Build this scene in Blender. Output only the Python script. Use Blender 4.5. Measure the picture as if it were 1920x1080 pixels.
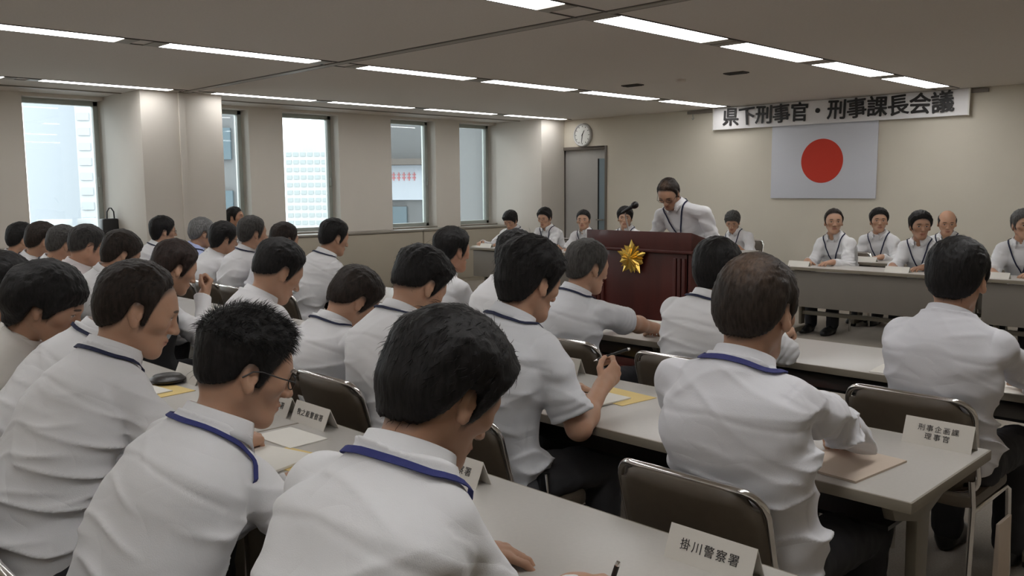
import bpy, bmesh, math, random
import numpy as np
from mathutils import Matrix, Vector

for _o in list(bpy.data.objects): bpy.data.objects.remove(_o)
SC = bpy.context.scene
COL = SC.collection

# ------------------------------------------------------------------ camera, world, exposure
cam = bpy.data.cameras.new('camera'); cam.sensor_width = 36; cam.lens = 1633 / 1920 * 36; cam.clip_start = .05; cam.clip_end = 3000
camo = bpy.data.objects.new('camera', cam); COL.objects.link(camo); SC.camera = camo
camo.matrix_world = Matrix([[0.70625061, -0.07543538, 0.70393152, 0], [0.7079216, 0.08586072, -0.70105274, 0], [-0.00755588, 0.99344725, 0.11404152, 1.5], [0, 0, 0, 1]])
W = bpy.data.worlds.new('overcast'); SC.world = W; W.use_nodes = True
_n = W.node_tree.nodes; _l = W.node_tree.links; _bg = _n['Background']
_tc = _n.new('ShaderNodeTexCoord'); _sx = _n.new('ShaderNodeSeparateXYZ'); _cr = _n.new('ShaderNodeValToRGB')
_l.new(_tc.outputs['Generated'], _sx.inputs[0]); _l.new(_sx.outputs['Z'], _cr.inputs[0])
_cr.color_ramp.elements[0].color = (.62, .66, .70, 1); _cr.color_ramp.elements[0].position = -.0
_cr.color_ramp.elements[1].color = (.95, .98, 1.0, 1); _cr.color_ramp.elements[1].position = .25
_l.new(_cr.outputs[0], _bg.inputs['Color']); _bg.inputs['Strength'].default_value = 6.5
LAMP = 10.0                                   # radiance of the fluorescent diffusers
SC.view_settings.view_transform = 'Standard'; SC.view_settings.look = 'None'; SC.view_settings.gamma = 1
SC.view_settings.use_curve_mapping = False; SC.view_settings.exposure = 0.0
SC.cycles.max_bounces = 8; SC.cycles.diffuse_bounces = 8; SC.cycles.caustics_reflective = False; SC.cycles.caustics_refractive = False
SC.cycles.sample_clamp_indirect = 4

# ------------------------------------------------------------------ materials
M = {}
def srgb(r, g, b):
    f = lambda c: (c / 12.92 if c <= .04045 else ((c + .055) / 1.055) ** 2.4)
    return (f(r / 255), f(g / 255), f(b / 255))
def mat(name, col=None, rough=.6, metal=0, bump=None, noise=None, spec=.5, coat=0, stretch=(1, 1, 1), sheen=0):
    m = bpy.data.materials.new(name); m.use_nodes = True; nt = m.node_tree; N = nt.nodes; L = nt.links; p = N['Principled BSDF']
    p.inputs['Roughness'].default_value = rough; p.inputs['Metallic'].default_value = metal; p.inputs['Specular IOR Level'].default_value = spec
    p.inputs['Coat Weight'].default_value = coat; p.inputs['Sheen Weight'].default_value = sheen
    if col is None:
        oi = N.new('ShaderNodeObjectInfo'); src = oi.outputs['Color']
    else:
        rgb = N.new('ShaderNodeRGB'); rgb.outputs[0].default_value = (*col, 1); src = rgb.outputs[0]
    tc = N.new('ShaderNodeTexCoord'); mp = N.new('ShaderNodeMapping'); mp.inputs['Scale'].default_value = stretch; L.new(tc.outputs['Object'], mp.inputs['Vector'])
    if noise:
        tx = N.new('ShaderNodeTexNoise'); tx.inputs['Scale'].default_value = noise[0]; tx.inputs['Detail'].default_value = 4; L.new(mp.outputs[0], tx.inputs['Vector'])
        mr = N.new('ShaderNodeMapRange'); mr.inputs['From Min'].default_value = .3; mr.inputs['From Max'].default_value = .7
        mr.inputs['To Min'].default_value = 1 - noise[1]; mr.inputs['To Max'].default_value = 1 + noise[1]; L.new(tx.outputs['Fac'], mr.inputs['Value'])
        mx = N.new('ShaderNodeVectorMath'); mx.operation = 'SCALE'; L.new(src, mx.inputs[0]); L.new(mr.outputs[0], mx.inputs['Scale']); src = mx.outputs[0]
    L.new(src, p.inputs['Base Color'])
    if bump:
        tb = N.new('ShaderNodeTexNoise'); tb.inputs['Scale'].default_value = bump[0]; tb.inputs['Detail'].default_value = 3; L.new(mp.outputs[0], tb.inputs['Vector'])
        bp = N.new('ShaderNodeBump'); bp.inputs['Strength'].default_value = bump[1]; bp.inputs['Distance'].default_value = bump[2]; L.new(tb.outputs['Fac'], bp.inputs['Height']); L.new(bp.outputs[0], p.inputs['Normal'])
    M[name] = m; return m
def emis(name, col, s):
    m = bpy.data.materials.new(name); m.use_nodes = True; N = m.node_tree.nodes; N.clear()
    e = N.new('ShaderNodeEmission'); e.inputs[0].default_value = (*col, 1); e.inputs[1].default_value = s; o = N.new('ShaderNodeOutputMaterial'); m.node_tree.links.new(e.outputs[0], o.inputs[0]); M[name] = m

mat('front_wall', srgb(214, 207, 192), .8, bump=(160, .08, .002), noise=(3, .015))
mat('left_wall', srgb(218, 212, 203), .8, bump=(160, .08, .002), noise=(3, .015))
mat('ceiling', srgb(208, 201, 193), .9, bump=(220, .15, .002), noise=(60, .03))
mat('carpet', srgb(150, 142, 132), .95, bump=(300, .5, .004), noise=(120, .12))
mat('trim', srgb(150, 144, 134), .5)
mat('trim_dark', srgb(70, 64, 58), .6)
mat('alu', srgb(172, 178, 172), .45, .1, noise=(8, .03))
mat('cabinet', srgb(176, 168, 152), .6, noise=(4, .02))
mat('door', srgb(176, 174, 170), .5, noise=(2, .02))
mat('door_frame', srgb(112, 104, 96), .5)
mat('door_glass', srgb(140, 156, 164), .2)
mat('laminate', srgb(186, 182, 176), .32, noise=(90, .02), spec=.5)
mat('table_edge', srgb(134, 126, 112), .5)
mat('table_metal', srgb(120, 114, 102), .45, .2)
mat('panel_grey', srgb(122, 116, 108), .55, noise=(6, .02))
mat('vinyl', srgb(88, 78, 66), .5, bump=(250, .12, .001), noise=(40, .05))
mat('chrome', (.78, .76, .74), .16, 1)
mat('dark_metal', (.03, .028, .028), .35, .6)
mat('black', (.012, .012, .013), .5)
mat('paper', srgb(225, 222, 214), .75)
mat('plate', srgb(206, 202, 194), .22, spec=.6)
mat('manila', srgb(222, 196, 128), .7)
mat('folder', srgb(196, 180, 164), .7)
mat('ink', (.02, .018, .018), .6)
mat('banner', srgb(232, 230, 230), .55, bump=(5, .25, .02))
mat('flag_white', srgb(212, 214, 222), .7)
mat('flag_red', srgb(206, 54, 32), .7)
mat('mahogany', srgb(76, 31, 26), .38, noise=(7, .22), stretch=(1, 1, .12), coat=.15)
mat('gold', (.85, .58, .14), .25, 1)
mat('clock_face', srgb(225, 226, 222), .5)
mat('clock_rim', srgb(196, 196, 194), .35, .2)
mat('leather', (.010, .010, .011), .3)
mat('cloth', None, .85, bump=(400, .2, .001))
mat('plastic_white', srgb(220, 218, 212), .4)
mat('building_pale', srgb(138, 143, 148), .8)
mat('building_grey', srgb(78, 79, 79), .8, noise=(.2, .05))
mat('building_white', srgb(150, 152, 152), .8)
mat('building_glass', srgb(52, 68, 74), .2)
mat('building_rows', srgb(128, 135, 135), .8)
mat('rail', srgb(128, 120, 112), .5)
mat('sign_red', srgb(150, 84, 86), .6)
mat('speckle', (.02, .017, .016), .35, noise=(140, .9))
emis('lamp', (1, .99, .98), LAMP)

def _shirt():
    m = mat('shirt', None, .88, sheen=.08); nt = m.node_tree; N = nt.nodes; L = nt.links; p = N['Principled BSDF']
    tc = N.new('ShaderNodeTexCoord'); mp = N.new('ShaderNodeMapping'); mp.inputs['Scale'].default_value = (1, 1, 1.6); L.new(tc.outputs['Object'], mp.inputs[0])
    a = N.new('ShaderNodeTexNoise'); a.inputs['Scale'].default_value = 5; a.inputs['Detail'].default_value = 1; a.inputs['Distortion'].default_value = .6; L.new(mp.outputs[0], a.inputs['Vector'])
    r = N.new('ShaderNodeMath'); r.operation = 'ABSOLUTE'; s = N.new('ShaderNodeMath'); s.operation = 'SUBTRACT'; s.inputs[1].default_value = .5; L.new(a.outputs['Fac'], s.inputs[0]); L.new(s.outputs[0], r.inputs[0])
    w = N.new('ShaderNodeTexNoise'); w.inputs['Scale'].default_value = 500; L.new(tc.outputs['Object'], w.inputs['Vector'])
    ad = N.new('ShaderNodeMath'); ad.operation = 'MULTIPLY_ADD'; ad.inputs[1].default_value = .03; L.new(w.outputs['Fac'], ad.inputs[0]); L.new(r.outputs[0], ad.inputs[2])
    b = N.new('ShaderNodeBump'); b.inputs['Strength'].default_value = .30; b.inputs['Distance'].default_value = .03; L.new(ad.outputs[0], b.inputs['Height']); L.new(b.outputs[0], p.inputs['Normal'])
_shirt()
def _skin():
    m = bpy.data.materials.new('skin'); m.use_nodes = True; nt = m.node_tree; N = nt.nodes; L = nt.links; p = N['Principled BSDF']; M['skin'] = m
    p.inputs['Roughness'].default_value = .48; p.inputs['Specular IOR Level'].default_value = .35
    p.inputs['Subsurface Weight'].default_value = .08; p.inputs['Subsurface Radius'].default_value = (.01, .004, .002); p.inputs['Subsurface Scale'].default_value = .5
    oi = N.new('ShaderNodeObjectInfo'); at = N.new('ShaderNodeAttribute'); at.attribute_name = 'hl'; sx = N.new('ShaderNodeSeparateXYZ'); L.new(at.outputs['Vector'], sx.inputs[0])
    def mth(op, a, b=None, c=None):
        n = N.new('ShaderNodeMath'); n.operation = op
        for i, v in enumerate((a, b, c)):
            if v is None: continue
            if isinstance(v, (int, float)): n.inputs[i].default_value = v
            else: L.new(v, n.inputs[i])
        return n.outputs[0]
    ax = mth('ABSOLUTE', sx.outputs['X']); y, z = sx.outputs['Y'], sx.outputs['Z']
    fr = mth('GREATER_THAN', y, .045)
    def mask(cx, cz, rx, rz, tilt=0, soft=.35):
        dx = mth('SUBTRACT', ax, cx); dz = mth('SUBTRACT', z, cz); dz = mth('MULTIPLY_ADD', dx, -tilt, dz)
        r = mth('ADD', mth('POWER', mth('ABSOLUTE', mth('DIVIDE', dx, rx)), 2), mth('POWER', mth('ABSOLUTE', mth('DIVIDE', dz, rz)), 2))
        n = N.new('ShaderNodeMapRange'); n.inputs['From Min'].default_value = 1 - soft; n.inputs['From Max'].default_value = 1 + soft; n.inputs['To Min'].default_value = 1; n.inputs['To Max'].default_value = 0
        L.new(r, n.inputs['Value']); return mth('MULTIPLY', n.outputs[0], fr)
    def mix(col, fac, c2):
        n = N.new('ShaderNodeMix'); n.data_type = 'RGBA'; L.new(fac, n.inputs['Factor']); L.new(col, n.inputs['A'])
        if isinstance(c2, tuple): n.inputs['B'].default_value = (*c2, 1)
        else: L.new(c2, n.inputs['B'])
        return n.outputs['Result']
    tc = N.new('ShaderNodeTexCoord'); tx = N.new('ShaderNodeTexNoise'); tx.inputs['Scale'].default_value = 28; tx.inputs['Detail'].default_value = 3; L.new(tc.outputs['Object'], tx.inputs['Vector'])
    red = N.new('ShaderNodeMix'); red.data_type = 'RGBA'; red.blend_type = 'MULTIPLY'; red.inputs['Factor'].default_value = 1; L.new(oi.outputs['Color'], red.inputs['A'])
    cr = N.new('ShaderNodeValToRGB'); cr.color_ramp.elements[0].position = .35; cr.color_ramp.elements[0].color = (1, .94, .91, 1); cr.color_ramp.elements[1].position = .65; cr.color_ramp.elements[1].color = (1, 1.0, 1.0, 1); L.new(tx.outputs['Fac'], cr.inputs[0]); L.new(cr.outputs[0], red.inputs['B'])
    c = red.outputs['Result']
    c = mix(c, mth('MULTIPLY', mask(0, -.0615, .024, .0115), .55), (.36, .13, .10))
    c = mix(c, mth('MULTIPLY', mask(.0, -.0612, .023, .0016), .7), (.10, .03, .03))
    c = mix(c, mth('MULTIPLY', mask(.032, .0275, .0175, .0042, -.10), .85), (.018, .014, .012))
    c = mix(c, mth('MULTIPLY', mask(.0325, .0045, .0135, .0042), .9), (.55, .50, .47))
    c = mix(c, mth('MULTIPLY', mask(.0325, .0047, .0055, .0050), 1.), (.012, .008, .007))
    c = mix(c, mth('MULTIPLY', mask(.0325, .0082, .0155, .0016), .9), (.02, .012, .01))
    c = mix(c, mth('MULTIPLY', mask(.006, -.037, .0035, .002), .8), (.08, .03, .02))
    st = N.new('ShaderNodeAttribute'); st.attribute_name = 'stub'
    c = mix(c, st.outputs['Fac'], (.035, .028, .026))
    L.new(c, p.inputs['Base Color'])
    bp = N.new('ShaderNodeBump'); bp.inputs['Strength'].default_value = .12; bp.inputs['Distance'].default_value = .002; t2 = N.new('ShaderNodeTexNoise'); t2.inputs['Scale'].default_value = 350; L.new(tc.outputs['Object'], t2.inputs['Vector']); L.new(t2.outputs['Fac'], bp.inputs['Height']); L.new(bp.outputs[0], p.inputs['Normal'])
_skin()
def _hair():
    m = bpy.data.materials.new('hair'); m.use_nodes = True; nt = m.node_tree; N = nt.nodes; L = nt.links; p = N['Principled BSDF']; M['hair'] = m
    p.inputs['Roughness'].default_value = .55; p.inputs['Specular IOR Level'].default_value = .22
    oi = N.new('ShaderNodeObjectInfo'); at = N.new('ShaderNodeAttribute'); at.attribute_name = 'thin'
    tc = N.new('ShaderNodeTexCoord'); tx = N.new('ShaderNodeTexNoise'); tx.inputs['Scale'].default_value = 160; tx.inputs['Detail'].default_value = 3
    mp = N.new('ShaderNodeMapping'); mp.inputs['Scale'].default_value = (1, .6, .18); L.new(tc.outputs['Object'], mp.inputs[0]); L.new(mp.outputs[0], tx.inputs['Vector'])
    mr = N.new('ShaderNodeMapRange'); mr.inputs['From Min'].default_value = .3; mr.inputs['From Max'].default_value = .7; mr.inputs['To Min'].default_value = .55; mr.inputs['To Max'].default_value = 1.5; L.new(tx.outputs['Fac'], mr.inputs['Value'])
    mx = N.new('ShaderNodeVectorMath'); mx.operation = 'SCALE'; L.new(oi.outputs['Color'], mx.inputs[0]); L.new(mr.outputs[0], mx.inputs['Scale'])
    mm = N.new('ShaderNodeMath'); mm.operation = 'MULTIPLY'; L.new(at.outputs['Fac'], mm.inputs[0]); L.new(mr.outputs[0], mm.inputs[1]); mm.use_clamp = True
    mi = N.new('ShaderNodeMix'); mi.data_type = 'RGBA'; L.new(mm.outputs[0], mi.inputs['Factor']); L.new(mx.outputs[0], mi.inputs['A']); mi.inputs['B'].default_value = (.13, .085, .06, 1)
    L.new(mi.outputs['Result'], p.inputs['Base Color'])
    bp = N.new('ShaderNodeBump'); bp.inputs['Strength'].default_value = .5; bp.inputs['Distance'].default_value = .004; L.new(tx.outputs['Fac'], bp.inputs['Height']); L.new(bp.outputs[0], p.inputs['Normal'])
_hair()
def _glass():
    m = bpy.data.materials.new('glass'); m.use_nodes = True; N = m.node_tree.nodes; L = m.node_tree.links; N.clear(); M['glass'] = m
    t = N.new('ShaderNodeBsdfTransparent'); t.inputs[0].default_value = (.93, .96, .96, 1); g = N.new('ShaderNodeBsdfGlossy'); g.inputs['Roughness'].default_value = .02
    f = N.new('ShaderNodeFresnel'); f.inputs[0].default_value = 1.45; x = N.new('ShaderNodeMixShader'); o = N.new('ShaderNodeOutputMaterial')
    L.new(f.outputs[0], x.inputs[0]); L.new(t.outputs[0], x.inputs[1]); L.new(g.outputs[0], x.inputs[2]); L.new(x.outputs[0], o.inputs[0])
_glass()
def struct(o, label=None):
    o['kind'] = 'structure'
    if label: o['label'] = label
    return o
def thing(name, label, cat, loc=(0, 0, 0), rz=0, group=None):
    o = bpy.data.objects.new(name, None); COL.objects.link(o); o.empty_display_size = .1
    o.location = loc; o.rotation_euler = (0, 0, rz); o['label'] = label; o['category'] = cat
    if group: o['group'] = group
    return o
def tag(o, label, cat, group=None):
    o['label'] = label; o['category'] = cat
    if group: o['group'] = group
    return o
def copy_thing(src, loc, rz=0, label=None, group=None):
    r = src.copy(); COL.objects.link(r); r.location = loc; r.rotation_euler = (0, 0, rz)
    if label: r['label'] = label
    if group: r['group'] = group
    for ch in list(src.children):
        c = ch.copy(); COL.objects.link(c); c.parent = r
        for g in list(ch.children):
            d = g.copy(); COL.objects.link(d); d.parent = c
    return r
def text_mesh(name, s, size, m, parent, M4, bold=0, depth=.0006, spacing=1.0, align='CENTER'):
    cu = bpy.data.curves.new(name, 'FONT'); cu.body = s; cu.size = size; cu.align_x = align; cu.align_y = 'CENTER'; cu.offset = bold; cu.extrude = depth; cu.space_character = spacing; cu.resolution_u = 3
    t = bpy.data.objects.new(name + '_tmp', cu); COL.objects.link(t); bpy.context.view_layer.update()
    me = bpy.data.meshes.new_from_object(t.evaluated_get(bpy.context.evaluated_depsgraph_get())); me.name = name
    bpy.data.objects.remove(t); bpy.data.curves.remove(cu)
    me.materials.clear(); me.materials.append(m)
    o = bpy.data.objects.new(name, me); COL.objects.link(o); o.parent = parent; o.matrix_local = M4
    return o
# ------------------------------------------------------------------ sculpting helpers (signed-distance bodies -> meshes)
def V(*a): return np.array(a, dtype=np.float64)
def nrm(v): return v / (np.linalg.norm(v) + 1e-12)
def smin(a, b, k):
    h = np.clip(0.5 + 0.5 * (b - a) / k, 0, 1)
    return b * (1 - h) + a * h - k * h * (1 - h)
def smax(a, b, k): return -smin(-a, -b, k)
def sstep(a, b, x):
    t = np.clip((x - a) / (b - a), 0, 1); return t * t * (3 - 2 * t)
def cone(P, a, b, ra, rb):
    ab = b - a; t = np.clip(((P - a) @ ab) / (ab @ ab + 1e-12), 0, 1)
    return np.linalg.norm(P - a - t[:, None] * ab, axis=1) - (ra + t * (rb - ra))
def ell(P, c, r, R=None):
    q = P - np.asarray(c)
    if R is not None: q = q @ R
    r = np.asarray(r)
    k0 = np.linalg.norm(q / r, axis=1); k1 = np.linalg.norm(q / (r * r), axis=1) + 1e-9
    return k0 * (k0 - 1) / k1
def rot_x(a): c, s = math.cos(a), math.sin(a); return np.array([[1, 0, 0], [0, c, -s], [0, s, c]])
def rot_y(a): c, s = math.cos(a), math.sin(a); return np.array([[c, 0, s], [0, 1, 0], [-s, 0, c]])
def rot_z(a): c, s = math.cos(a), math.sin(a); return np.array([[c, -s, 0], [s, c, 0], [0, 0, 1]])
def wav(P, seed):                       # cheap smooth noise, about -1..1
    r = np.random.RandomState(seed); o = 0
    for i in range(5):
        k = r.normal(size=3); k /= np.linalg.norm(k)
        o = o + np.sin(P @ k * (1 + .6 * i) + r.uniform(0, 6.28) + 1.3 * np.sin(P @ r.normal(size=3) * .7 + i))
    return o / 3.2

def sculpt(f, lo, hi, vs):
    """surface nets over a sparse grid; returns verts (n,3), quads (m,4)"""
    B = 4
    lo = np.asarray(lo, float); hi = np.asarray(hi, float)
    nb = np.maximum(1, np.ceil((hi - lo) / (vs * B)).astype(int)); n = nb * B
    g = [lo[i] + (np.arange(nb[i]) * B + (B - 1) / 2) * vs for i in range(3)]
    cp = np.stack(np.meshgrid(*g, indexing='ij'), -1).reshape(-1, 3)
    cd = f(cp)
    act = np.abs(cd) < vs * B * 1.7
    full = np.repeat(np.repeat(np.repeat(cd.reshape(nb), B, 0), B, 1), B, 2).astype(np.float32)
    bi = np.stack(np.unravel_index(np.nonzero(act)[0], nb), -1)
    off = np.stack(np.meshgrid(*[np.arange(B)] * 3, indexing='ij'), -1).reshape(-1, 3)
    fi = (bi[:, None, :] * B + off[None]).reshape(-1, 3)
    full[fi[:, 0], fi[:, 1], fi[:, 2]] = f(lo + fi * vs)
    full[[0, -1]] = np.maximum(full[[0, -1]], vs); full[:, [0, -1]] = np.maximum(full[:, [0, -1]], vs); full[:, :, [0, -1]] = np.maximum(full[:, :, [0, -1]], vs)
    ins = full < 0
    c = np.zeros(n - 1, np.int8)
    for d in off[(off < 2).all(1)]: c += ins[d[0]:n[0] - 1 + d[0], d[1]:n[1] - 1 + d[1], d[2]:n[2] - 1 + d[2]]
    cell = (c > 0) & (c < 8)
    idx = -np.ones(n - 1, np.int64); ci = np.argwhere(cell); idx[cell] = np.arange(len(ci))
    acc = np.zeros((len(ci), 3)); cnt = np.zeros(len(ci))
    for ax in range(3):
        o1, o2 = [a for a in range(3) if a != ax]
        for i in (0, 1):
            for j in (0, 1):
                a = ci.copy(); a[:, o1] += i; a[:, o2] += j; b = a.copy(); b[:, ax] += 1
                va = full[a[:, 0], a[:, 1], a[:, 2]]; vb = full[b[:, 0], b[:, 1], b[:, 2]]
                m = (va < 0) != (vb < 0)
                t = np.where(m, va / np.where(va == vb, 1, va - vb), 0)
                p = a.astype(float); p[:, ax] += t
                acc[m] += p[m]; cnt[m] += 1
    verts = lo + acc / cnt[:, None] * vs
    quads = []
    for ax in range(3):
        o1, o2 = [(1, 2), (2, 0), (0, 1)][ax]
        sl0 = [slice(1, -1)] * 3; sl1 = [slice(1, -1)] * 3
        sl0[ax] = slice(0, -1); sl1[ax] = slice(1, None)
        A, Bv = ins[tuple(sl0)], ins[tuple(sl1)]
        e = np.argwhere(A != Bv); st = np.array([1, 1, 1]); st[ax] = 0; e = e + st
        s = ins[e[:, 0], e[:, 1], e[:, 2]]
        q = []
        for d1, d2 in ((-1, -1), (0, -1), (0, 0), (-1, 0)):
            k = e.copy(); k[:, o1] += d1; k[:, o2] += d2; q.append(idx[k[:, 0], k[:, 1], k[:, 2]])
        q = np.stack(q, -1); q[~s] = q[~s][:, ::-1]
        quads.append(q)
    q = np.concatenate(quads); q = q[(q >= 0).all(1)]
    return verts, q

def np_mesh(name, verts, faces, mat, parent=None, smooth=True, attrs=None):
    me = bpy.data.meshes.new(name)
    verts = np.asarray(verts, np.float32)
    if isinstance(faces, np.ndarray):
        k = faces.shape[1]
        me.vertices.add(len(verts)); me.vertices.foreach_set('co', verts.ravel())
        me.loops.add(faces.size); me.loops.foreach_set('vertex_index', faces.ravel().astype(np.int32))
        me.polygons.add(len(faces)); me.polygons.foreach_set('loop_start', np.arange(0, faces.size, k, dtype=np.int32))
        me.update(calc_edges=True)
    else:
        me.from_pydata([tuple(v) for v in verts.tolist()], [], faces)
    me.polygons.foreach_set('use_smooth', [smooth] * len(me.polygons))
    for an, (typ, data) in (attrs or {}).items():
        a = me.attributes.new(an, typ, 'POINT')
        a.data.foreach_set('vector' if typ == 'FLOAT_VECTOR' else 'value', np.asarray(data, np.float32).ravel())
    me.validate(); me.update()
    if mat: me.materials.append(mat)
    o = bpy.data.objects.new(name, me); COL.objects.link(o)
    if parent is not None: o.parent = parent
    return o

def sweep_tube(path, r, seg=8, closed=False):
    """round tube along a polyline -> verts, quads (list)"""
    P = np.asarray(path, float); n = len(P); r = np.broadcast_to(np.asarray(r, float), (n,))
    T = np.gradient(P, axis=0) if not closed else np.roll(P, -1, 0) - np.roll(P, 1, 0)
    T /= np.linalg.norm(T, axis=1)[:, None] + 1e-12
    u = nrm(np.cross(T[0], V(.31, .22, .93))); vs = []
    for i in range(n):
        u = nrm(u - T[i] * (u @ T[i])); w = np.cross(T[i], u)
        for k in range(seg):
            a = 2 * math.pi * k / seg; vs.append(P[i] + r[i] * (u * math.cos(a) + w * math.sin(a)))
    fs = []
    for i in range(n if closed else n - 1):
        j = (i + 1) % n
        for k in range(seg):
            l = (k + 1) % seg; fs.append((i * seg + k, i * seg + l, j * seg + l, j * seg + k))
    if not closed:
        fs.append(tuple(range(seg))[::-1]); fs.append(tuple((n - 1) * seg + k for k in range(seg)))
    return vs, fs

class MB:
    """collects simple solids into one mesh"""
    def __init__(s): s.v = []; s.f = []
    def add(s, v, f):
        o = len(s.v); s.v += [tuple(map(float, x)) for x in v]; s.f += [tuple(i + o for i in q) for q in f]; return s
    def box(s, x0, x1, y0, y1, z0, z1):
        v = [(x, y, z) for x in (x0, x1) for y in (y0, y1) for z in (z0, z1)]
        return s.add(v, [(0, 1, 3, 2), (4, 6, 7, 5), (0, 4, 5, 1), (2, 3, 7, 6), (0, 2, 6, 4), (1, 5, 7, 3)])
    def hexa(s, bottom, top):
        v = list(bottom) + list(top)
        return s.add(v, [(3, 2, 1, 0), (4, 5, 6, 7)] + [(i, (i + 1) % 4, 4 + (i + 1) % 4, 4 + i) for i in range(4)])
    def prism(s, pts, axis, a, b):
        n = len(pts)
        def mk(p, t): q = list(p); q.insert(axis, t); return q
        v = [mk(p, a) for p in pts] + [mk(p, b) for p in pts]
        return s.add(v, [tuple(range(n))[::-1], tuple(range(n, 2 * n))] + [(i, (i + 1) % n, n + (i + 1) % n, n + i) for i in range(n)])
    def tube(s, path, r, seg=8, closed=False): return s.add(*sweep_tube(path, r, seg, closed))
    def lathe(s, prof, seg=24, c=(0, 0, 0), axis=2):
        n = len(prof); v = []
        for k in range(seg):
            a = 2 * math.pi * k / seg
            for r, h in prof:
                q = [r * math.cos(a), r * math.sin(a)]; q.insert(axis, h)
                if axis == 1: q[0], q[2] = q[2], q[0]
                v.append((q[0] + c[0], q[1] + c[1], q[2] + c[2]))
        f = [(k * n + i, ((k + 1) % seg) * n + i, ((k + 1) % seg) * n + i + 1, k * n + i + 1) for k in range(seg) for i in range(n - 1)]
        return s.add(v, f)
    def build(s, name, mat, parent=None, bevel=0, smooth=False, seg=2):
        me = bpy.data.meshes.new(name); me.from_pydata(s.v, [], s.f); me.update()
        bm = bmesh.new(); bm.from_mesh(me); bmesh.ops.remove_doubles(bm, verts=bm.verts, dist=1e-6)
        bmesh.ops.recalc_face_normals(bm, faces=bm.faces)
        if bevel: bmesh.ops.bevel(bm, geom=[e for e in bm.edges if e.is_manifold and e.calc_face_angle(0) > .5], offset=bevel, segments=seg, affect='EDGES', profile=.6, clamp_overlap=True)
        bm.to_mesh(me); bm.free()
        if smooth or bevel:
            me.polygons.foreach_set('use_smooth', [True] * len(me.polygons)); me.set_sharp_from_angle(angle=math.radians(40))
        if mat: me.materials.append(mat)
        o = bpy.data.objects.new(name, me); COL.objects.link(o)
        if parent is not None: o.parent = parent
        return o

# ------------------------------------------------------------------ people
class Sweep:
    """elliptic body sweep along a spine"""
    def __init__(s, pts, lat, prof, n=2.3):
        s.c = np.asarray(pts); m = len(s.c)
        s.T = np.gradient(s.c, axis=0); s.T /= np.linalg.norm(s.T, axis=1)[:, None]
        lat = np.asarray(lat); s.X = lat - s.T * np.sum(lat * s.T, 1)[:, None]; s.X /= np.linalg.norm(s.X, axis=1)[:, None]
        s.F = np.cross(s.T, s.X)
        tt = np.linspace(0, 1, m); pr = np.asarray(prof)
        s.a, s.bf, s.bb = (np.interp(tt, pr[:, 0], pr[:, i]) for i in (1, 2, 3)); s.n = n; s.m = m
    def local(s, P):
        best = np.full(len(P), 1e9); bt = np.zeros(len(P))
        for i in range(s.m - 1):
            a, b = s.c[i], s.c[i + 1]; ab = b - a
            t = np.clip(((P - a) @ ab) / (ab @ ab), 0, 1)
            d = np.linalg.norm(P - a - t[:, None] * ab, axis=1)
            k = d < best; best[k] = d[k]; bt[k] = i + t[k]
        sl = np.linalg.norm(s.c[-1] - s.c[-2]) * .5 + np.linalg.norm(s.c[1] - s.c[0]) * .5
        for it in range(4):     # settle on the cross-section plane that holds the point
            i = np.clip(bt.astype(int), 0, s.m - 2); w = (bt - i)[:, None]
            L = lambda A: (A[i] * (1 - w[:, 0]) + A[i + 1] * w[:, 0]) if A.ndim == 1 else A[i] * (1 - w) + A[i + 1] * w
            q = P - L(s.c); T = L(s.T)
            if it < 3: bt = np.clip(bt + np.clip(np.sum(q * T, 1) / sl, -1, 1) * .7, 0, s.m - 1)
        X, F = L(s.X), L(s.F)
        return bt / (s.m - 1), np.sum(q * X, 1), np.sum(q * F, 1), np.sum(q * T, 1), L(s.a), L(s.bf), L(s.bb)
    def __call__(s, P, grow=0.0):
        t, u, v, w, a, bf, bb = s.local(P)
        b = np.where(v > 0, bf, bb) + grow; a = a + grow
        k = (np.abs(u / a) ** s.n + np.abs(v / b) ** s.n) ** (1 / s.n)
        d = (k - 1) * np.minimum(a, b)
        return np.where((t < .001) | (t > .999), np.maximum(d, np.abs(w) - .01), d), t, u, v

def ik(S, W, l1, l2, pole):
    d = W - S; L = np.linalg.norm(d); mx = (l1 + l2) * .998
    if L > mx: W = S + d / L * mx; d = W - S; L = mx
    a = (l1 * l1 - l2 * l2 + L * L) / (2 * L); h = math.sqrt(max(l1 * l1 - a * a, 0))
    n = nrm(d); p = pole - n * (pole @ n)
    return S + n * a + nrm(p) * h, W

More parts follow.
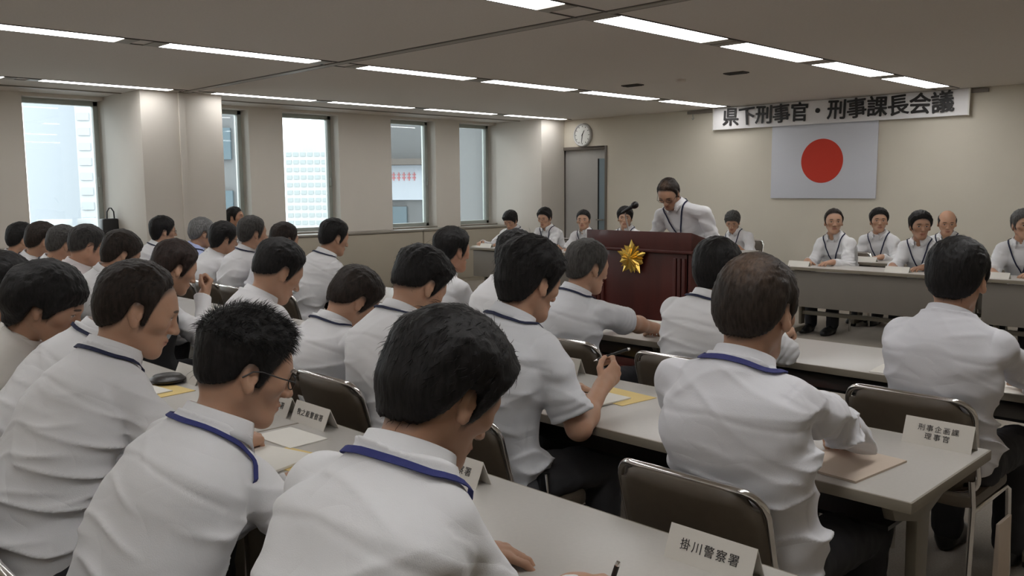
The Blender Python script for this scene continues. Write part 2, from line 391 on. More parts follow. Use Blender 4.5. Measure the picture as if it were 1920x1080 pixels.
FINGER = {   # curl of the three joints (deg) for index..little, thumb swing
    'rest': ([(18, 28, 18), (22, 32, 20), (26, 36, 22), (30, 40, 24)], (.72, .66, -.20), (.35, .92, -.15)),
    'pen': ([(42, 58, 28), (52, 66, 34), (62, 74, 40), (68, 78, 42)], (.55, .62, -.55), (-.10, .95, -.28)),
    'fist': ([(66, 78, 40), (70, 84, 44), (72, 86, 44), (74, 86, 44)], (.55, .55, -.62), (-.45, .80, -.40)),
    'flat': ([(6, 8, 5), (5, 8, 5), (6, 9, 5), (9, 10, 6)], (.82, .56, -.1), (.55, .83, -.05)),
}
def hand_chains(W, fwd, palm, side, pose, k=1.0):
    """list of (a, b, ra, rb) in world; side +1 thumb along +x of the hand frame"""
    y = nrm(fwd); z = -nrm(palm - y * (palm @ y)); x = np.cross(y, z) * side
    M = np.stack([x, y, z]); to = lambda p: W + (np.asarray(p) * k) @ M
    pal, fin = [], []
    kn = [(.031, .086, .0), (.010, .091, .003), (-.011, .086, .002), (-.030, .075, -.003)]
    for i, q in enumerate(kn):
        pal.append((to((q[0] * .55, .004, -.002)), to(q), .0165 * k, .0125 * k))
    pal.append((to((.004, -.012, 0)), to((0, .05, 0)), .023 * k, .021 * k))
    pal.append((to((-.018, .01, -.008)), to((-.026, .06, -.008)), .015 * k, .013 * k))
    cur, d1, d2 = FINGER[pose]
    ls = [(.043, .026, .021), (.047, .030, .023), (.044, .028, .022), (.034, .021, .019)]
    for i, q in enumerate(kn):
        p = np.array(q); a = 0; sp = (q[0]) * 1.6; ch = []
        for j in range(3):
            a += math.radians(cur[i][j])
            d = V(math.sin(sp) * math.cos(a), math.cos(a), -math.sin(a)); e = p + d * ls[i][j]
            r0 = (.0102, .0092, .0084, .0074)[j] * (.9 if i == 3 else 1); r1 = (.0102, .0092, .0084, .0074)[j + 1] * (.9 if i == 3 else 1)
            ch.append((to(p), to(e), r0 * k, r1 * k)); p = e
        fin.append(ch)
    p0 = np.array((.018, .018, -.006)); p1 = p0 + nrm(np.array(d1)) * .042; p2 = p1 + nrm(np.array(d1) * .5 + np.array(d2)) * .033; p3 = p2 + nrm(np.array(d2)) * .027
    fin.append([(to(p0), to(p1), .015 * k, .0118 * k), (to(p1), to(p2), .0115 * k, .0105 * k), (to(p2), to(p3), .0105 * k, .0085 * k)])
    tip = to((p3 + np.array((.0, .0, .0))))
    return pal, fin, dict(thumb_tip=tip, index_tip=fin[0][-1][1], index_knuckle=fin[0][0][0], x=x, y=y, z=z)

def head_sdf(q, hs, fem=False, jowl=0.0):
    """q: head-local points, metres on a nominal head"""
    q = q / hs; ax = np.abs(q[:, 0]); m = q.copy(); m[:, 0] = ax
    d = ell(q, (0, -.012, .030), (.0775, .098, .088))
    d = smin(d, ell(q, (0, -.050, -.012), (.062, .052, .060)), .03)
    d = smin(d, cone(q, V(0, .028, .005), V(0, .050, -.078), .066, .036), .03)
    d = smin(d, cone(m, V(.047, -.006, -.050), V(.016, .066, -.092), .019 + jowl * .012, .017), .028)
    d = smin(d, ell(m, (.046, .052, -.014), (.024, .026, .020)), .022)
    d = smin(d, cone(m, V(.010, .082, .024), V(.046, .066, .023), .0105, .009), .016)
    d = smin(d, ell(q, (0, .074, -.098), (.020, .016, .016)), .018)
    d = smax(d, -ell(m, (.0325, .098, .006), (.017, .017, .0125)), .012)
    d = smin(d, ell(m, (.0325, .0735, .005), (.0145, .0120, .0100)), .004)
    d = smin(d, cone(q, V(0, .086, .012), V(0, .109, -.027), .0075, .0115), .012)
    d = smin(d, ell(m, (.0125, .097, -.031), (.0080, .0105, .0075)), .007)
    d = smin(d, ell(q, (0, .080, -.060), (.026, .014, .016)), .014)
    d = smin(d, ell(q, (0, .0925, -.0565), (.021, .0075, .0052)), .006)
    d = smin(d, ell(q, (0, .0905, -.0665), (.018, .0075, .0060)), .006)
    d = smax(d, -cone(m, V(0, .099, -.0612), V(.022, .089, -.0615), .0016, .0010), .003)
    # ears: tilted shell with a hollow
    R = rot_z(-.42) @ rot_x(.18)
    e = ell(m, (.0795, -.012, -.006), (.0080, .0180, .0305), R)
    e = smin(e, ell(m, (.079, -.004, -.034), (.007, .010, .010), R), .008)
    e = smax(e, -ell(m, (.0880, -.004, -.002), (.0078, .0110, .0205), R), .005)
    e = smin(e, ell(m, (.0775, .002, -.008), (.006, .007, .009)), .005)
    d = smin(d, e, .006)
    return d * hs
def skull_sdf(q, hs):
    q = q / hs
    d = ell(q, (0, -.012, .030), (.0775, .098, .088))
    d = smin(d, ell(q, (0, -.050, -.012), (.062, .052, .060)), .03)
    d = smin(d, cone(q, V(0, -.02, -.03), V(0, -.03, -.12), .058, .055), .03)
    d = smin(d, cone(q, V(0, .028, .005), V(0, .050, -.078), .066, .036), .03)
    return d * hs

# hairline height (z) along the head from nape (y=-.11) to forehead (y=.1)
HL = {
    'short': [(-.12, -.066), (-.085, -.070), (-.055, -.052), (-.036, -.030), (-.024, .016), (.004, .016), (.010, -.034), (.026, -.030), (.034, .004), (.048, .036), (.060, .058), (.074, .074), (.1, .080)],
    'full': [(-.12, -.082), (-.085, -.088), (-.055, -.072), (-.036, -.040), (-.024, .012), (.004, .012), (.010, -.036), (.026, -.032), (.034, -.004), (.056, .026), (.066, .042), (.080, .058), (.1, .062)],
    'receding': [(-.12, -.066), (-.085, -.070), (-.055, -.052), (-.036, -.030), (-.024, .022), (.004, .024), (.010, -.036), (.022, -.030), (.026, .016), (.036, .056), (.046, .075), (.060, .088), (.1, .110)],
    'bob': [(-.12, -.100), (-.085, -.104), (-.055, -.098), (-.030, -.085), (.0, -.070), (.02, -.060), (.036, -.035), (.052, -.006), (.066, .018), (.080, .034), (.1, .040)],
    'tuck': [(-.12, -.094), (-.085, -.098), (-.055, -.088), (-.038, -.06), (-.024, .0), (.006, .002), (.012, -.03), (.028, -.024), (.042, .004), (.056, .022), (.070, .040), (.085, .050), (.1, .056)],
    'fade': [(-.12, -.050), (-.085, -.052), (-.055, -.036), (-.036, -.018), (-.024, .018), (.004, .018), (.010, -.028), (.024, -.024), (.032, .012), (.052, .048), (.062, .062), (.075, .074), (.1, .080)],
}
def hair_sdf(q, hs, st):
    n = q / hs
    base = skull_sdf(q, hs) / hs
    tt = st.get('top', .018); ts = st.get('side', .007); tf = st.get('front', tt)
    k = sstep(-.01, .085, n[:, 2]); t = ts + (tt - ts) * k
    fr = sstep(.03, .09, n[:, 1]) * sstep(.03, .07, n[:, 2]); t = t + (tf - tt) * fr
    t = t + st.get('back', 0) * sstep(.0, -.08, n[:, 1]) * sstep(-.08, -.02, n[:, 2]) * (1 - sstep(.05, .1, n[:, 2]))
    sd = st.get('seed', 1)
    am = st.get('rough', .003)
    w = np.stack([n[:, 0] * 1.5, n[:, 1] * .7, n[:, 2] * .9], 1)
    t = t + am * (wav(w * 150, sd) * .6 + wav(n * 60, sd + 7) * .8) * (.35 + .65 * k)
    L = np.interp(n[:, 1], *zip(*HL[st.get('line', 'short')])) + .0035 * wav(n * 120, sd + 3) + .0025 * np.sin(n[:, 0] * 700 + n[:, 1] * 500)
    if st.get('part'):   # swept fringe: hairline higher on one side
        L = L + sstep(.03, .08, n[:, 1]) * .02 * np.clip(n[:, 0] / .06 * st['part'], -1, 1)
    tp = st.get('taper', {'full': .45, 'bob': .9, 'tuck': .8}.get(st.get('line', 'short'), .30)); tp = tp * (1 - .6 * sstep(.02, .06, n[:, 1])); t = .0022 + t * (tp + (1 - tp) * sstep(-.004, .052, n[:, 2] - L))
    sl = (L - n[:, 2]) * .62
    d = smax(base - t, sl, .010)
    d = smax(d, -(base + .012), .004)
    if st.get('bald'):
        c = st['bald']; d = smax(d, -ell(n, c[0], c[1]), .012)
    return d * hs

def blades(verts, quads, Rl, n, ln, wd, comb, up, rs, zone):
    """tapered hair blades standing on a hair surface; head-local verts"""
    A = verts[quads]; cen = A.mean(1); nor = np.cross(A[:, 1] - A[:, 0], A[:, 2] - A[:, 0]); ar = np.linalg.norm(nor, axis=1) + 1e-12; nor /= ar[:, None]
    w = ar * zone(cen, nor); w /= w.sum(); r = np.random.RandomState(rs)
    k = r.choice(len(quads), n, p=w); c = cen[k] + r.normal(0, .0022, (n, 3)); N = nor[k]
    C = comb(c); C = C - N * np.sum(C * N, 1)[:, None]; C /= np.linalg.norm(C, axis=1)[:, None] + 1e-9
    d = N * up + C + r.normal(0, .22, (n, 3)); d /= np.linalg.norm(d, axis=1)[:, None]
    l = ln * r.uniform(.55, 1.25, n)[:, None]; s = np.cross(d, N); s /= np.linalg.norm(s, axis=1)[:, None] + 1e-9
    h = wd * r.uniform(.6, 1.2, n)[:, None]; b = c - N * .004; up2 = np.cross(s, d)
    mid = b + d * l * .55 + N * l * .04; tip = b + d * l - N * l * .10
    P = np.stack([b + s * h, b - s * h, b + up2 * h, mid + s * h * .75, mid - s * h * .75, mid + up2 * h * .7, tip], 1).reshape(-1, 3)
    o = (np.arange(n) * 7)[:, None]
    Q = [o + np.array(q) for q in ((0, 1, 4, 3), (1, 2, 5, 4), (2, 0, 3, 5))]
    T = [o + np.array(q) for q in ((3, 4, 6, 6), (4, 5, 6, 6), (5, 3, 6, 6))]
    return P, np.concatenate(Q), np.concatenate([t[:, :3] for t in T])

def ribbon(pts, nors, w, th):
    P = np.asarray(pts); N = np.asarray(nors); T = np.gradient(P, axis=0); T /= np.linalg.norm(T, axis=1)[:, None] + 1e-9
    S = np.cross(T, N); S /= np.linalg.norm(S, axis=1)[:, None] + 1e-9; vs, fs = [], []
    for i in range(len(P)):
        for a, b in ((-1, 0), (1, 0), (1, 1), (-1, 1)): vs.append(P[i] + S[i] * a * w / 2 + N[i] * b * th)
    for i in range(len(P) - 1):
        for k in range(4): fs.append((i * 4 + k, i * 4 + (k + 1) % 4, i * 4 + 4 + (k + 1) % 4, i * 4 + 4 + k))
    fs += [(3, 2, 1, 0), tuple(len(vs) - 4 + k for k in range(4))]
    return vs, fs

LEGS = {}
def leg_meshes(key):
    """trousers and shoe meshes shared by everybody with the same leg pose"""
    if key in LEGS: return LEGS[key]
    hz, kneey, kneez, footy, stand, vs = key
    tr = {}
    hips = [V(s * .088, .02, hz) for s in (-1, 1)]; kn = [V(s * .115, kneey, kneez) for s in (-1, 1)]; an = [V(s * .115, footy, .085) for s in (-1, 1)]
    def f(P):
        d = ell(P, (0, -.005, hz + .005), (.185, .138, .125))
        for h, k, a in zip(hips, kn, an):
            e = cone(P, h, k, .094, .072); e = smin(e, cone(P, k, a, .070, .060), .03); d = smin(d, e, .03)
        d = smax(d, .045 - P[:, 2], .01); d = smax(d, P[:, 2] - (hz + .095), .01)
        return d + .0035 * wav(P * np.array([26., 40., 26.]), 5) + .002 * wav(P * 70., 8)
    v, q = sculpt(f, (-.30, -.22, 0), (.30, max(kneey, footy) + .14, hz + .2), vs)
    tr['trousers'] = (v, q)
    for s, nm in ((-1, 'a'), (1, 'b')):
        a = V(s * .115, footy, 0)
        def g(P):
            p = P - a
            d = ell(p, (0, .13, .022), (.048, .098, .048)); d = smin(d, ell(p, (0, .0, .038), (.037, .062, .052)), .03); d = smin(d, cone(p, V(0, -.02, .06), V(0, .0, .095), .036, .042), .02)
            d = smin(d, cone(p, V(0, .0, .055), V(0, .12, .04), .036, .036), .03)
            return smax(d, .001 - P[:, 2], .006)
        tr['shoe' + nm] = sculpt(g, a + V(-.07, -.1, -.01), a + V(.07, .25, .14), min(vs, .008))
    LEGS[key] = tr
    return tr
MESHES = {}
def shared(key, name, mk):
    if key not in MESHES: MESHES[key] = mk()
    return MESHES[key]

def person(label, seat, head, pitch=10, hyaw=0, hroll=0, yaw=0, R=None, L=None, sleeve='short', hair=None, hair_col=(.012, .011, .011), skin=(.47, .285, .195),
           shirt=(.72, .72, .735), trouser=(.018, .018, .022), lanyard=None, lan_w=.012, glasses=False, vs=.008, hs=1.04, group=None, fat=1.0, hunch=.0, twist=0, stand=False,
           fem=False, jowl=0., lean=0, elbow=(.35, -.45, -.9), seed=1, vest=None, name='person', belt=None, thin=None, legs=True, seatz=.0, knee=.43, foot=.42, card=False, undershirt=False, folds=1.7):
    X, Y = seat[:2]
    root = bpy.data.objects.new(name, None); COL.objects.link(root); root.location = (X, Y, 0); root.rotation_euler = (0, 0, yaw)
    root.empty_display_size = .1
    root['label'] = label; root['category'] = 'person'
    if group: root['group'] = group
    Rw = rot_z(yaw); lo = lambda w: (np.asarray(w, float) - V(X, Y, 0)) @ Rw   # world -> local
    H = lo(head)
    Rh = rot_z(math.radians(hyaw)) @ rot_x(-math.radians(pitch)) @ rot_y(math.radians(hroll))
    hw = lambda p: H + Rh @ (np.asarray(p) * hs)
    hz = .92 if stand else .505 + seatz
    P0 = V(0, -.02, hz - .03)
    J = hw((0, -.026, -.075))
    N = J + rot_x(-math.radians(max(pitch, 0)) * .36) @ V(0, -.024, -.054)
    N[0] = N[0] + (0 - N[0]) * .25
    # spine
    b1 = P0 + V(0, -.035 - hunch, .20); b2 = N + V(0, -.075 - hunch * .6, -.17)
    tt = np.linspace(0, 1, 22)[:, None]
    sp = (1 - tt) ** 3 * P0 + 3 * (1 - tt) ** 2 * tt * b1 + 3 * (1 - tt) * tt ** 2 * b2 + tt ** 3 * N
    tw = np.radians(twist) * sstep(.2, .9, tt[:, 0]); le = np.radians(lean) * sstep(.2, .9, tt[:, 0])
    lat = np.stack([np.cos(tw) * np.cos(le), np.sin(tw), -np.sin(le)], 1)
    fw = .93 if fem else 1.0
    prof = [(0, .170, .125, .125), (.12, .172, .128, .118), (.3, .160, .125, .105), (.5, .168, .122, .112), (.68, .182, .118, .118), (.82, .170, .095, .108), (.92, .118, .070, .080), (1, .066, .060, .062)]
    prof = [(t, a * (fat if t < .85 else 1) * fw, b * (fat if t < .85 else 1), c * (1 + (fat - 1) * .6)) for t, a, b, c in prof]
    body = Sweep(sp, lat, prof)
    k = 18; Xs = body.X[k]; Fs = body.F[k]; Ts = body.T[k]; cs = body.c[k]
    arms = []
    for s, A in ((1, R), (-1, L)):
        if A is None: A = {}
        S = cs + Xs * s * .162 * fw + Ts * .002 + Fs * .012
        W = lo(A['at']) if 'at' in A else S + V(s * .02, .16, -.42)
        S = S + nrm(W - S) * V(.3, .03, .02) * 1.0
        el = A.get('elbow', elbow)
        E, W = ik(S, W, .290, .250, V(el[0] * s, el[1], el[2]))
        fd = A.get('fwd'); fd = nrm(W - E) if fd is None else nrm(np.asarray(fd) @ Rw)
        pm = np.asarray(A.get('palm', (0, 0, -1)), float) @ Rw
        pal, fin, info = hand_chains(W, fd, pm, -s, A.get('pose', 'rest'), 1.0 if not fem else .92)
        arms.append(dict(S=S, E=E, W=W, s=s, pal=pal, fin=fin, info=info, ln=A.get('sleeve', sleeve), show=A.get('show', True)))
    # --- body skin
    def f_body(P):
        q = (P - H) @ Rh
        near = np.linalg.norm(q, axis=1) < .26
        d = np.full(len(P), 1.0)
        if near.any(): d[near] = head_sdf(q[near], hs, fem, jowl)
        far = ~near; d[far] = np.linalg.norm(q[far], axis=1) - .12
        nk = .054 * (.9 if fem else 1) * (1 + .5 * (fat - 1)); d = smin(d, cone(P, hw((0, -.022, -.055)), N + V(0, .006, -.03), nk, nk * 1.08), .025)
        b = body(P, -.022)[0]; d = smin(d, b, .03)
        for a in arms:
            e = cone(P, a['S'], a['E'], .048, .040); e = smin(e, cone(P, a['E'], a['W'], .043, .027), .02)
            mid = a['E'] * .72 + a['W'] * .28; e = smin(e, ell(P, mid, (.043, .043, .043)), .03)
            d = smin(d, e, .03)
            nearh = np.linalg.norm(P - a['W'], axis=1) < .27
            if nearh.any() and a['show']:
                Q = P[nearh]; h = None
                for c in a['pal']: e = cone(Q, *c); h = e if h is None else smin(h, e, .012)
                h = smin(h, cone(Q, a['W'] - nrm(a['W'] - a['E']) * .03, a['W'] + a['info']['y'] * .02, .026, .024), .02)
                for ch in a['fin']:
                    g = None
                    for c in ch: e = cone(Q, *c); g = e if g is None else smin(g, e, .003)
                    h = smin(h, g, .005)
                d[nearh] = smin(d[nearh], h, .008)
        return d
    allp = np.array([H + (0, 0, .15), H - (0, .15, .15), H + (.13, .16, 0), H - (.13, 0, 0), P0 - (.2, .2, .0), P0 + (.2, .2, 0), N] + [a[k] + o for a in arms for k in ('S', 'E') for o in (-.09, .09)] + [c[1] + o for a in arms for ch in a['fin'] for c in ch for o in (-.03, .03)])
    bl, bh = allp.min(0) - .02, allp.max(0) + .02
    v, q = sculpt(f_body, bl, bh, vs)
    hl = ((v - H) @ Rh) / hs
    isf = (np.linalg.norm(hl, axis=1) < .17)
    hl2 = np.where(isf[:, None], hl, V(0, -1, -1))
    st = dict(line='short'); st.update(hair or {})
    Lh = np.interp(hl[:, 1], *zip(*HL[st['line']])); stub = sstep(-.022, .004, hl[:, 2] - Lh) * isf * st.get('stub', .88)
    if st.get('bald'):
        stub = stub * sstep(-.004, .012, ell(hl, *st['bald']))
    o = np_mesh('body', v, q, M['skin'], root, attrs={'hl': ('FLOAT_VECTOR', hl2), 'stub': ('FLOAT', stub)}); o.color = (*skin, 1)
    # --- hair
    if hair is not None and not hair.get('none'):
        c = .16 * hs
        vh, qh = sculpt(lambda p: hair_sdf(p, hs, st), (-.12, -.15, -.13), (.12, .14, .16), .0042)
        tris = None; fcs = qh
        nb = st.get('blades', 0)
        if nb:
            comb = st.get('comb', lambda c: np.stack([c[:, 0] * 0, c[:, 1] * 0 + .2, c[:, 2] * 0 - 1], 1))
            zone = st.get('zone', lambda c, n: (n[:, 2] > -.2) * 1.0)
            bv, bq, bt = blades(vh, qh, None, nb, st.get('blen', .03), st.get('bw', .0007), comb, st.get('bup', .3), st.get('seed', 1), lambda c, n: zone(c, n) * (np.abs(skull_sdf(c, hs) - 0) > .004))
            o0 = len(vh); vv = np.concatenate([vh, bv]); fcs = [tuple(x) for x in qh.tolist()] + [tuple(x) for x in (bq + o0).tolist()] + [tuple(x) for x in (bt + o0).tolist()]
        else: vv = vh
        th = np.zeros(len(vv))
        if thin is not None: th = sstep(1.0, -.9, ell(vv / hs, *thin) / .04) * .75
        ho = np_mesh('hair', H + vv @ Rh.T, fcs, M['hair'], root, attrs={'thin': ('FLOAT', th)}); ho.color = (*hair_col, 1)
    # --- shirt
    waistz = hz + .045
    wr = [nrm(np.array(w)) for w in ((.35, .2, 1), (-.4, .2, 1), (.15, .3, 1))]
    Nup = nrm(J - N)
    def f_shirt(P, fold=True):
        d, t, u, vv = body(P, .012)
        d = smax(d, waistz - .075 - P[:, 2], .02)
        d = smin(d, ell(P, (0, -.005, waistz + .03), (.178 * fat, .135 * fat, .075)), .05)
        for a in arms:
            s = a['s']; d = smin(d, cone(P, N + Xs * s * .045 - V(0, .004, .030), a['S'] + Ts * .0, .046, .056), .04)
            ud = nrm(a['E'] - a['S']); fdv = nrm(a['W'] - a['E'])
            if a['ln'] == 'short':
                end = a['S'] + (a['E'] - a['S']) * .80
                e = cone(P, a['S'], end, .062, .073); pl = (P - end) @ ud
                e = smax(e, pl, .006)
                e = smax(e, -smax(cone(P, a['S'] + (a['E'] - a['S']) * .45, a['S'] + (a['E'] - a['S']) * 1.3, .05, .067), -pl - .05, .01), .004) if vs < .007 else e
                e = np.where((pl > -.20), e, e)
            else:
                en = a['W'] - fdv * .008
                e = cone(P, a['S'], a['E'], .062, .060); e2 = cone(P, a['E'], en, .060, .043); e2 = smax(e2, (P - en) @ fdv, .006)
                e = smin(e, e2, .022)
                e = smin(e, smax(cone(P, en - fdv * .05, en + fdv * .01, .044, .044), np.abs((P - en + fdv * .026) @ fdv) - .028, .006), .004)
            if fold:
                l = (P - a['E']); al = np.clip(1 - np.linalg.norm(l, axis=1) / .20, 0, 1)
                ph = ((P - a['E']) @ nrm(ud - fdv * .3)) * 95 + 2.2 * wav(P * 11, seed + 20 + int(s))
                e = e - folds * .0055 * al * (np.abs(np.sin(ph)) - .5) - folds * .003 * np.sin((P - a['S']) @ ud * 38 + 3 * wav(P * 9, seed + 31))
            d = smin(d, e, .022)
            if vs < .007: d = d + .0022 * np.exp(-((((P - cs) @ Xs) * s - .158 * fw) / .004) ** 2) * (e < .02)
        if fold:
            if vs < .007: d = d + .0020 * np.exp(-((t - .80 + .02 * np.abs(u) / .1) * .6 / .006) ** 2) * (vv < .02)
            # cloth folds: sagging ridges at waist and from the armpits
            low = np.clip(1.15 - t * 1.5, 0, 1); r = 0
            for i, w in enumerate(wr):
                sgn = np.sign(wr[i][0]); m = np.clip(wav(P * 7 + i * 3.1, seed + i) + .1, 0, 1.2)
                r = r + m * (1 - np.abs(np.sin((P @ w) * (26 + 6 * i) + 1.6 * wav(P * 6, seed + 11 + i)))) ** 2.2
            d = d - folds * (.0115 * low + .0030) * (r - .35)
            d = d - folds * .0045 * wav(P * np.array([9., 9., 14.]), seed + 40)
        return d
    sl, sh = bl - .03, bh + .03; sl[2] = waistz - .11; sh[2] = max(N[2] + .10, max(max(a['S'][2], a['E'][2], a['W'][2]) for a in arms) + .12)
    v, q = sculpt(f_shirt, sl, sh, max(vs, .0052))
    so = np_mesh('shirt', v, q, M['shirt'], root); so.color = (*shirt, 1)
    if vest:
        def f_vest(P):
            d, t, u, vv = body(P, .026); d = smin(d, ell(P, (0, -.005, waistz + .03), (.19, .148, .09)), .05); d = smax(d, waistz - .07 - P[:, 2], .02)
            for a in arms: d = smax(d, .085 - np.linalg.norm(P - a['S'], axis=1) + 0 * d, .01) if False else smax(d, (P - (cs + Xs * a['s'] * .150)) @ (Xs * a['s']), .008)
            return d
        v, q = sculpt(f_vest, sl, sh, vs); vo = np_mesh('vest', v, q, M['cloth'], root); vo.color = (*vest, 1)
    # --- collar (a sub-part of the shirt)
    ax = nrm(nrm(J - N) * .75 + V(0, .12, .55)); cx = nrm(Xs - ax * (Xs @ ax)); cy = np.cross(ax, cx)
    cen = N * .78 + J * .22 + V(0, .002, -.008); ns = 26; rx = .064 * (.92 if fem else 1) * (1 + .35 * (fat - 1)); ry = rx * 1.02
    vs_, fs_ = [], []
    for i in range(ns):
        ph = math.radians(-158 + 316 * i / (ns - 1)); fr = abs(ph) / math.radians(158)   # 0 at the nape
        dr = (cx * math.sin(ph) - cy * math.cos(ph))
        pt = fr ** 5 * .032; up = -.012 * fr ** 2
        for (rr, hh) in ((0, -.020), (.001, .024), (.004, .031), (.0095, .030), (.0165, .004 - pt * .5), (.024 + .006 * fr, -.010 - pt), (.020 + .006 * fr, -.011 - pt), (.009, .018)):
            vs_.append(cen + dr * ((rx if True else ry) + rr) + ax * (hh + up) + cy * (.004 + .006 * fr))
    for i in range(ns - 1):
        for k_ in range(8): fs_.append((i * 8 + k_, i * 8 + (k_ + 1) % 8, i * 8 + 8 + (k_ + 1) % 8, i * 8 + 8 + k_))
    fs_ += [tuple(range(8))[::-1], tuple((ns - 1) * 8 + k_ for k_ in range(8))]
    co = np_mesh('collar', vs_, fs_, M['shirt'], so); co.color = (*shirt, 1)
    # --- lanyard
    if lanyard is not None:
        def grad(p):
            p = np.asarray(p); e = .003; D = np.concatenate([p + np.eye(3)[i] * e for i in range(3)] + [p - np.eye(3)[i] * e for i in range(3)])
            g = f_shirt(D.reshape(-1, 3)); m = len(p); g = g.reshape(6, m); n = np.stack([g[0] - g[3], g[1] - g[4], g[2] - g[5]], 1); return n / (np.linalg.norm(n, axis=1)[:, None] + 1e-9)
        pts = []
        chest = body.c[11] + body.F[11] * .16
        for sd in (-1, 1):
            side = []
            for i in range(9):
                ph = math.radians(96 * i / 8) * sd; dr = cx * math.sin(ph) - cy * math.cos(ph)
                side.append(cen + dr * (rx + .0275 + .006 * (i / 8)) + ax * (-.012 - .016 * (i / 8)) + cy * .008)
            a0 = side[-1]
            for i in range(1, 20):
                w = i / 19; c1 = body.c[17] + body.F[17] * .15 + Xs * sd * .062; side.append(a0 * (1 - w) ** 2 + 2 * c1 * w * (1 - w) + (chest + Xs * sd * .006) * w * w)
            pts.append(side)
        path = np.array(pts[0][::-1] + pts[1][1:])
        for it in range(6):
            dd = f_shirt(path); n = grad(path); need = np.where(dd < .004, .004 - dd, np.where(np.arange(len(path)) < 19, .004 - dd, np.where(np.arange(len(path)) > len(path) - 20, .004 - dd, np.minimum(0, .009 - dd))))
            path = path + n * np.clip(need, -.02, .02)[:, None]
        path[1:-1] = path[1:-1] * .6 + (path[:-2] + path[2:]) * .2
        for it in range(8):
            dd = f_shirt(path); path = path + grad(path) * np.clip(.005 - dd, 0, .02)[:, None]
        n = grad(path); path = path + n * .001
        vs_, fs_ = ribbon(path, n, lan_w, .0022)
        lo_ = np_mesh('lanyard', vs_, fs_, M['cloth'], root, smooth=False); lo_.color = (*lanyard, 1)
        if card:
            cp = path[0]; cn = n[0]; b = MB(); b.box(-.028, .028, -.004, 0, -.075, 0)
            cb = b.build('name_card', M['paper'], lo_); zz = nrm(V(0, 0, 1) - cn * cn[2]); xx = np.cross(cn, zz)
            cb.matrix_local = Matrix(np.vstack([np.column_stack([xx, -cn, zz, cp + cn * .004]), [0, 0, 0, 1]]).tolist()) if False else Matrix([[-xx[0], -cn[0], zz[0], cp[0] + cn[0] * .003], [-xx[1], -cn[1], zz[1], cp[1] + cn[1] * .003], [-xx[2], -cn[2], zz[2], cp[2] + cn[2] * .003], [0, 0, 0, 1]])
    # --- glasses
    if glasses:
        b = MB(); fr = .0014
        for s in (-1, 1):
            rim = [hw((s * .033 + .0235 * math.cos(a) * (1 if abs(math.cos(a)) < .9 else .98), .098 - .05 * abs(s * .033 + .0235 * math.cos(a)) * .6, .002 + .0155 * math.sin(a))) for a in np.linspace(0, 2 * math.pi, 20, endpoint=False)]
            b.tube(rim, fr, 6, True)
            b.tube([hw((s * .056, .095, .006)), hw((s * .070, .090, .008)), hw((s * .0790, .055, .009)), hw((s * .084, .010, .012)), hw((s * .086, -.010, .008)), hw((s * .083, -.028, -.010))], fr * 1.2, 6)
        b.tube([hw((-.010, .096, .006)), hw((0, .099, .009)), hw((.010, .096, .006))], fr, 6)
        b.build('glasses', M['dark_metal'], root, smooth=True)
    # --- legs
    if legs:
        key = (hz, 0.02 if stand else knee, .5 if stand else .485 + seatz * .5, .0 if stand else foot, stand, .012)
        tr = leg_meshes(key)
        if ('t', key) not in MESHES:
            MESHES[('t', key)] = None
            t1 = np_mesh('trousers', *tr['trousers'], M['cloth'], root); MESHES[('t', key)] = t1.data
            s1 = np_mesh('shoe', *tr['shoea'], M['leather'], root); MESHES[('a', key)] = s1.data
            s2 = np_mesh('shoe', *tr['shoeb'], M['leather'], root); MESHES[('b', key)] = s2.data
        else:
            t1 = bpy.data.objects.new('trousers', MESHES[('t', key)]); s1 = bpy.data.objects.new('shoe', MESHES[('a', key)]); s2 = bpy.data.objects.new('shoe', MESHES[('b', key)])
            for x in (t1, s1, s2): COL.objects.link(x); x.parent = root
        t1.color = (*trouser, 1)
    return root, dict(arms=arms, N=N, H=H, Rw=Rw, loc=V(X, Y, 0), f=f_shirt, body=body)
# ------------------------------------------------------------------ room shell
CH = 2.6; YF = 10.95; XG = -11.05; XP = -10.8; XC = -9.74; XR = 2.6; YB = -2.6
def slab(name, m, *boxes, bevel=0):
    b = MB()
    for q in boxes: b.box(*q)
    return struct(b.build(name, m, bevel=bevel))
slab('floor', M['carpet'], (-11.2, XR + .1, YB - .1, YF + .1, -.12, 0))
slab('ceiling', M['ceiling'], (-11.2, XR + .1, YB - .1, YF + .1, CH, CH + .1))
slab('wall_front', M['front_wall'], (-9.78 - .055, XR + .1, YF, YF + .15, 2.16, CH), (-8.83, XR + .1, YF, YF + .15, 0, 2.16), (-11.2, -9.835, YF, YF + .15, 0, CH))
slab('wall_right', M['front_wall'], (XR, XR + .12, YB, YF, 0, CH))
slab('wall_back', M['front_wall'], (-11.2, XR + .1, YB - .12, YB, 0, CH))
WIN = [(-.55, .35), (1.5, 2.4), (3.10, 3.98), (4.93, 5.83), (6.34, 7.24), (8.18, 9.06), (9.57, 10.40)]
SILL, HEAD_Z = .90, 2.56
bx = [(-11.14, XP, YB, YF, 0, SILL), (-11.14, XP, YB, YF, HEAD_Z, CH)]; y = YB
for a, b in WIN: bx.append((-11.14, XP, y, a, SILL, HEAD_Z)); y = b
bx.append((-11.14, XP, y, YF, SILL, HEAD_Z))
slab('wall_left', M['left_wall'], *bx)
slab('wall_left_column_near', M['left_wall'], (XP, XC, 3.975, 4.925, 0, CH), bevel=.006)
slab('wall_left_column_corner', M['left_wall'], (XP, XC, 10.395, YF, 0, CH), bevel=.006)
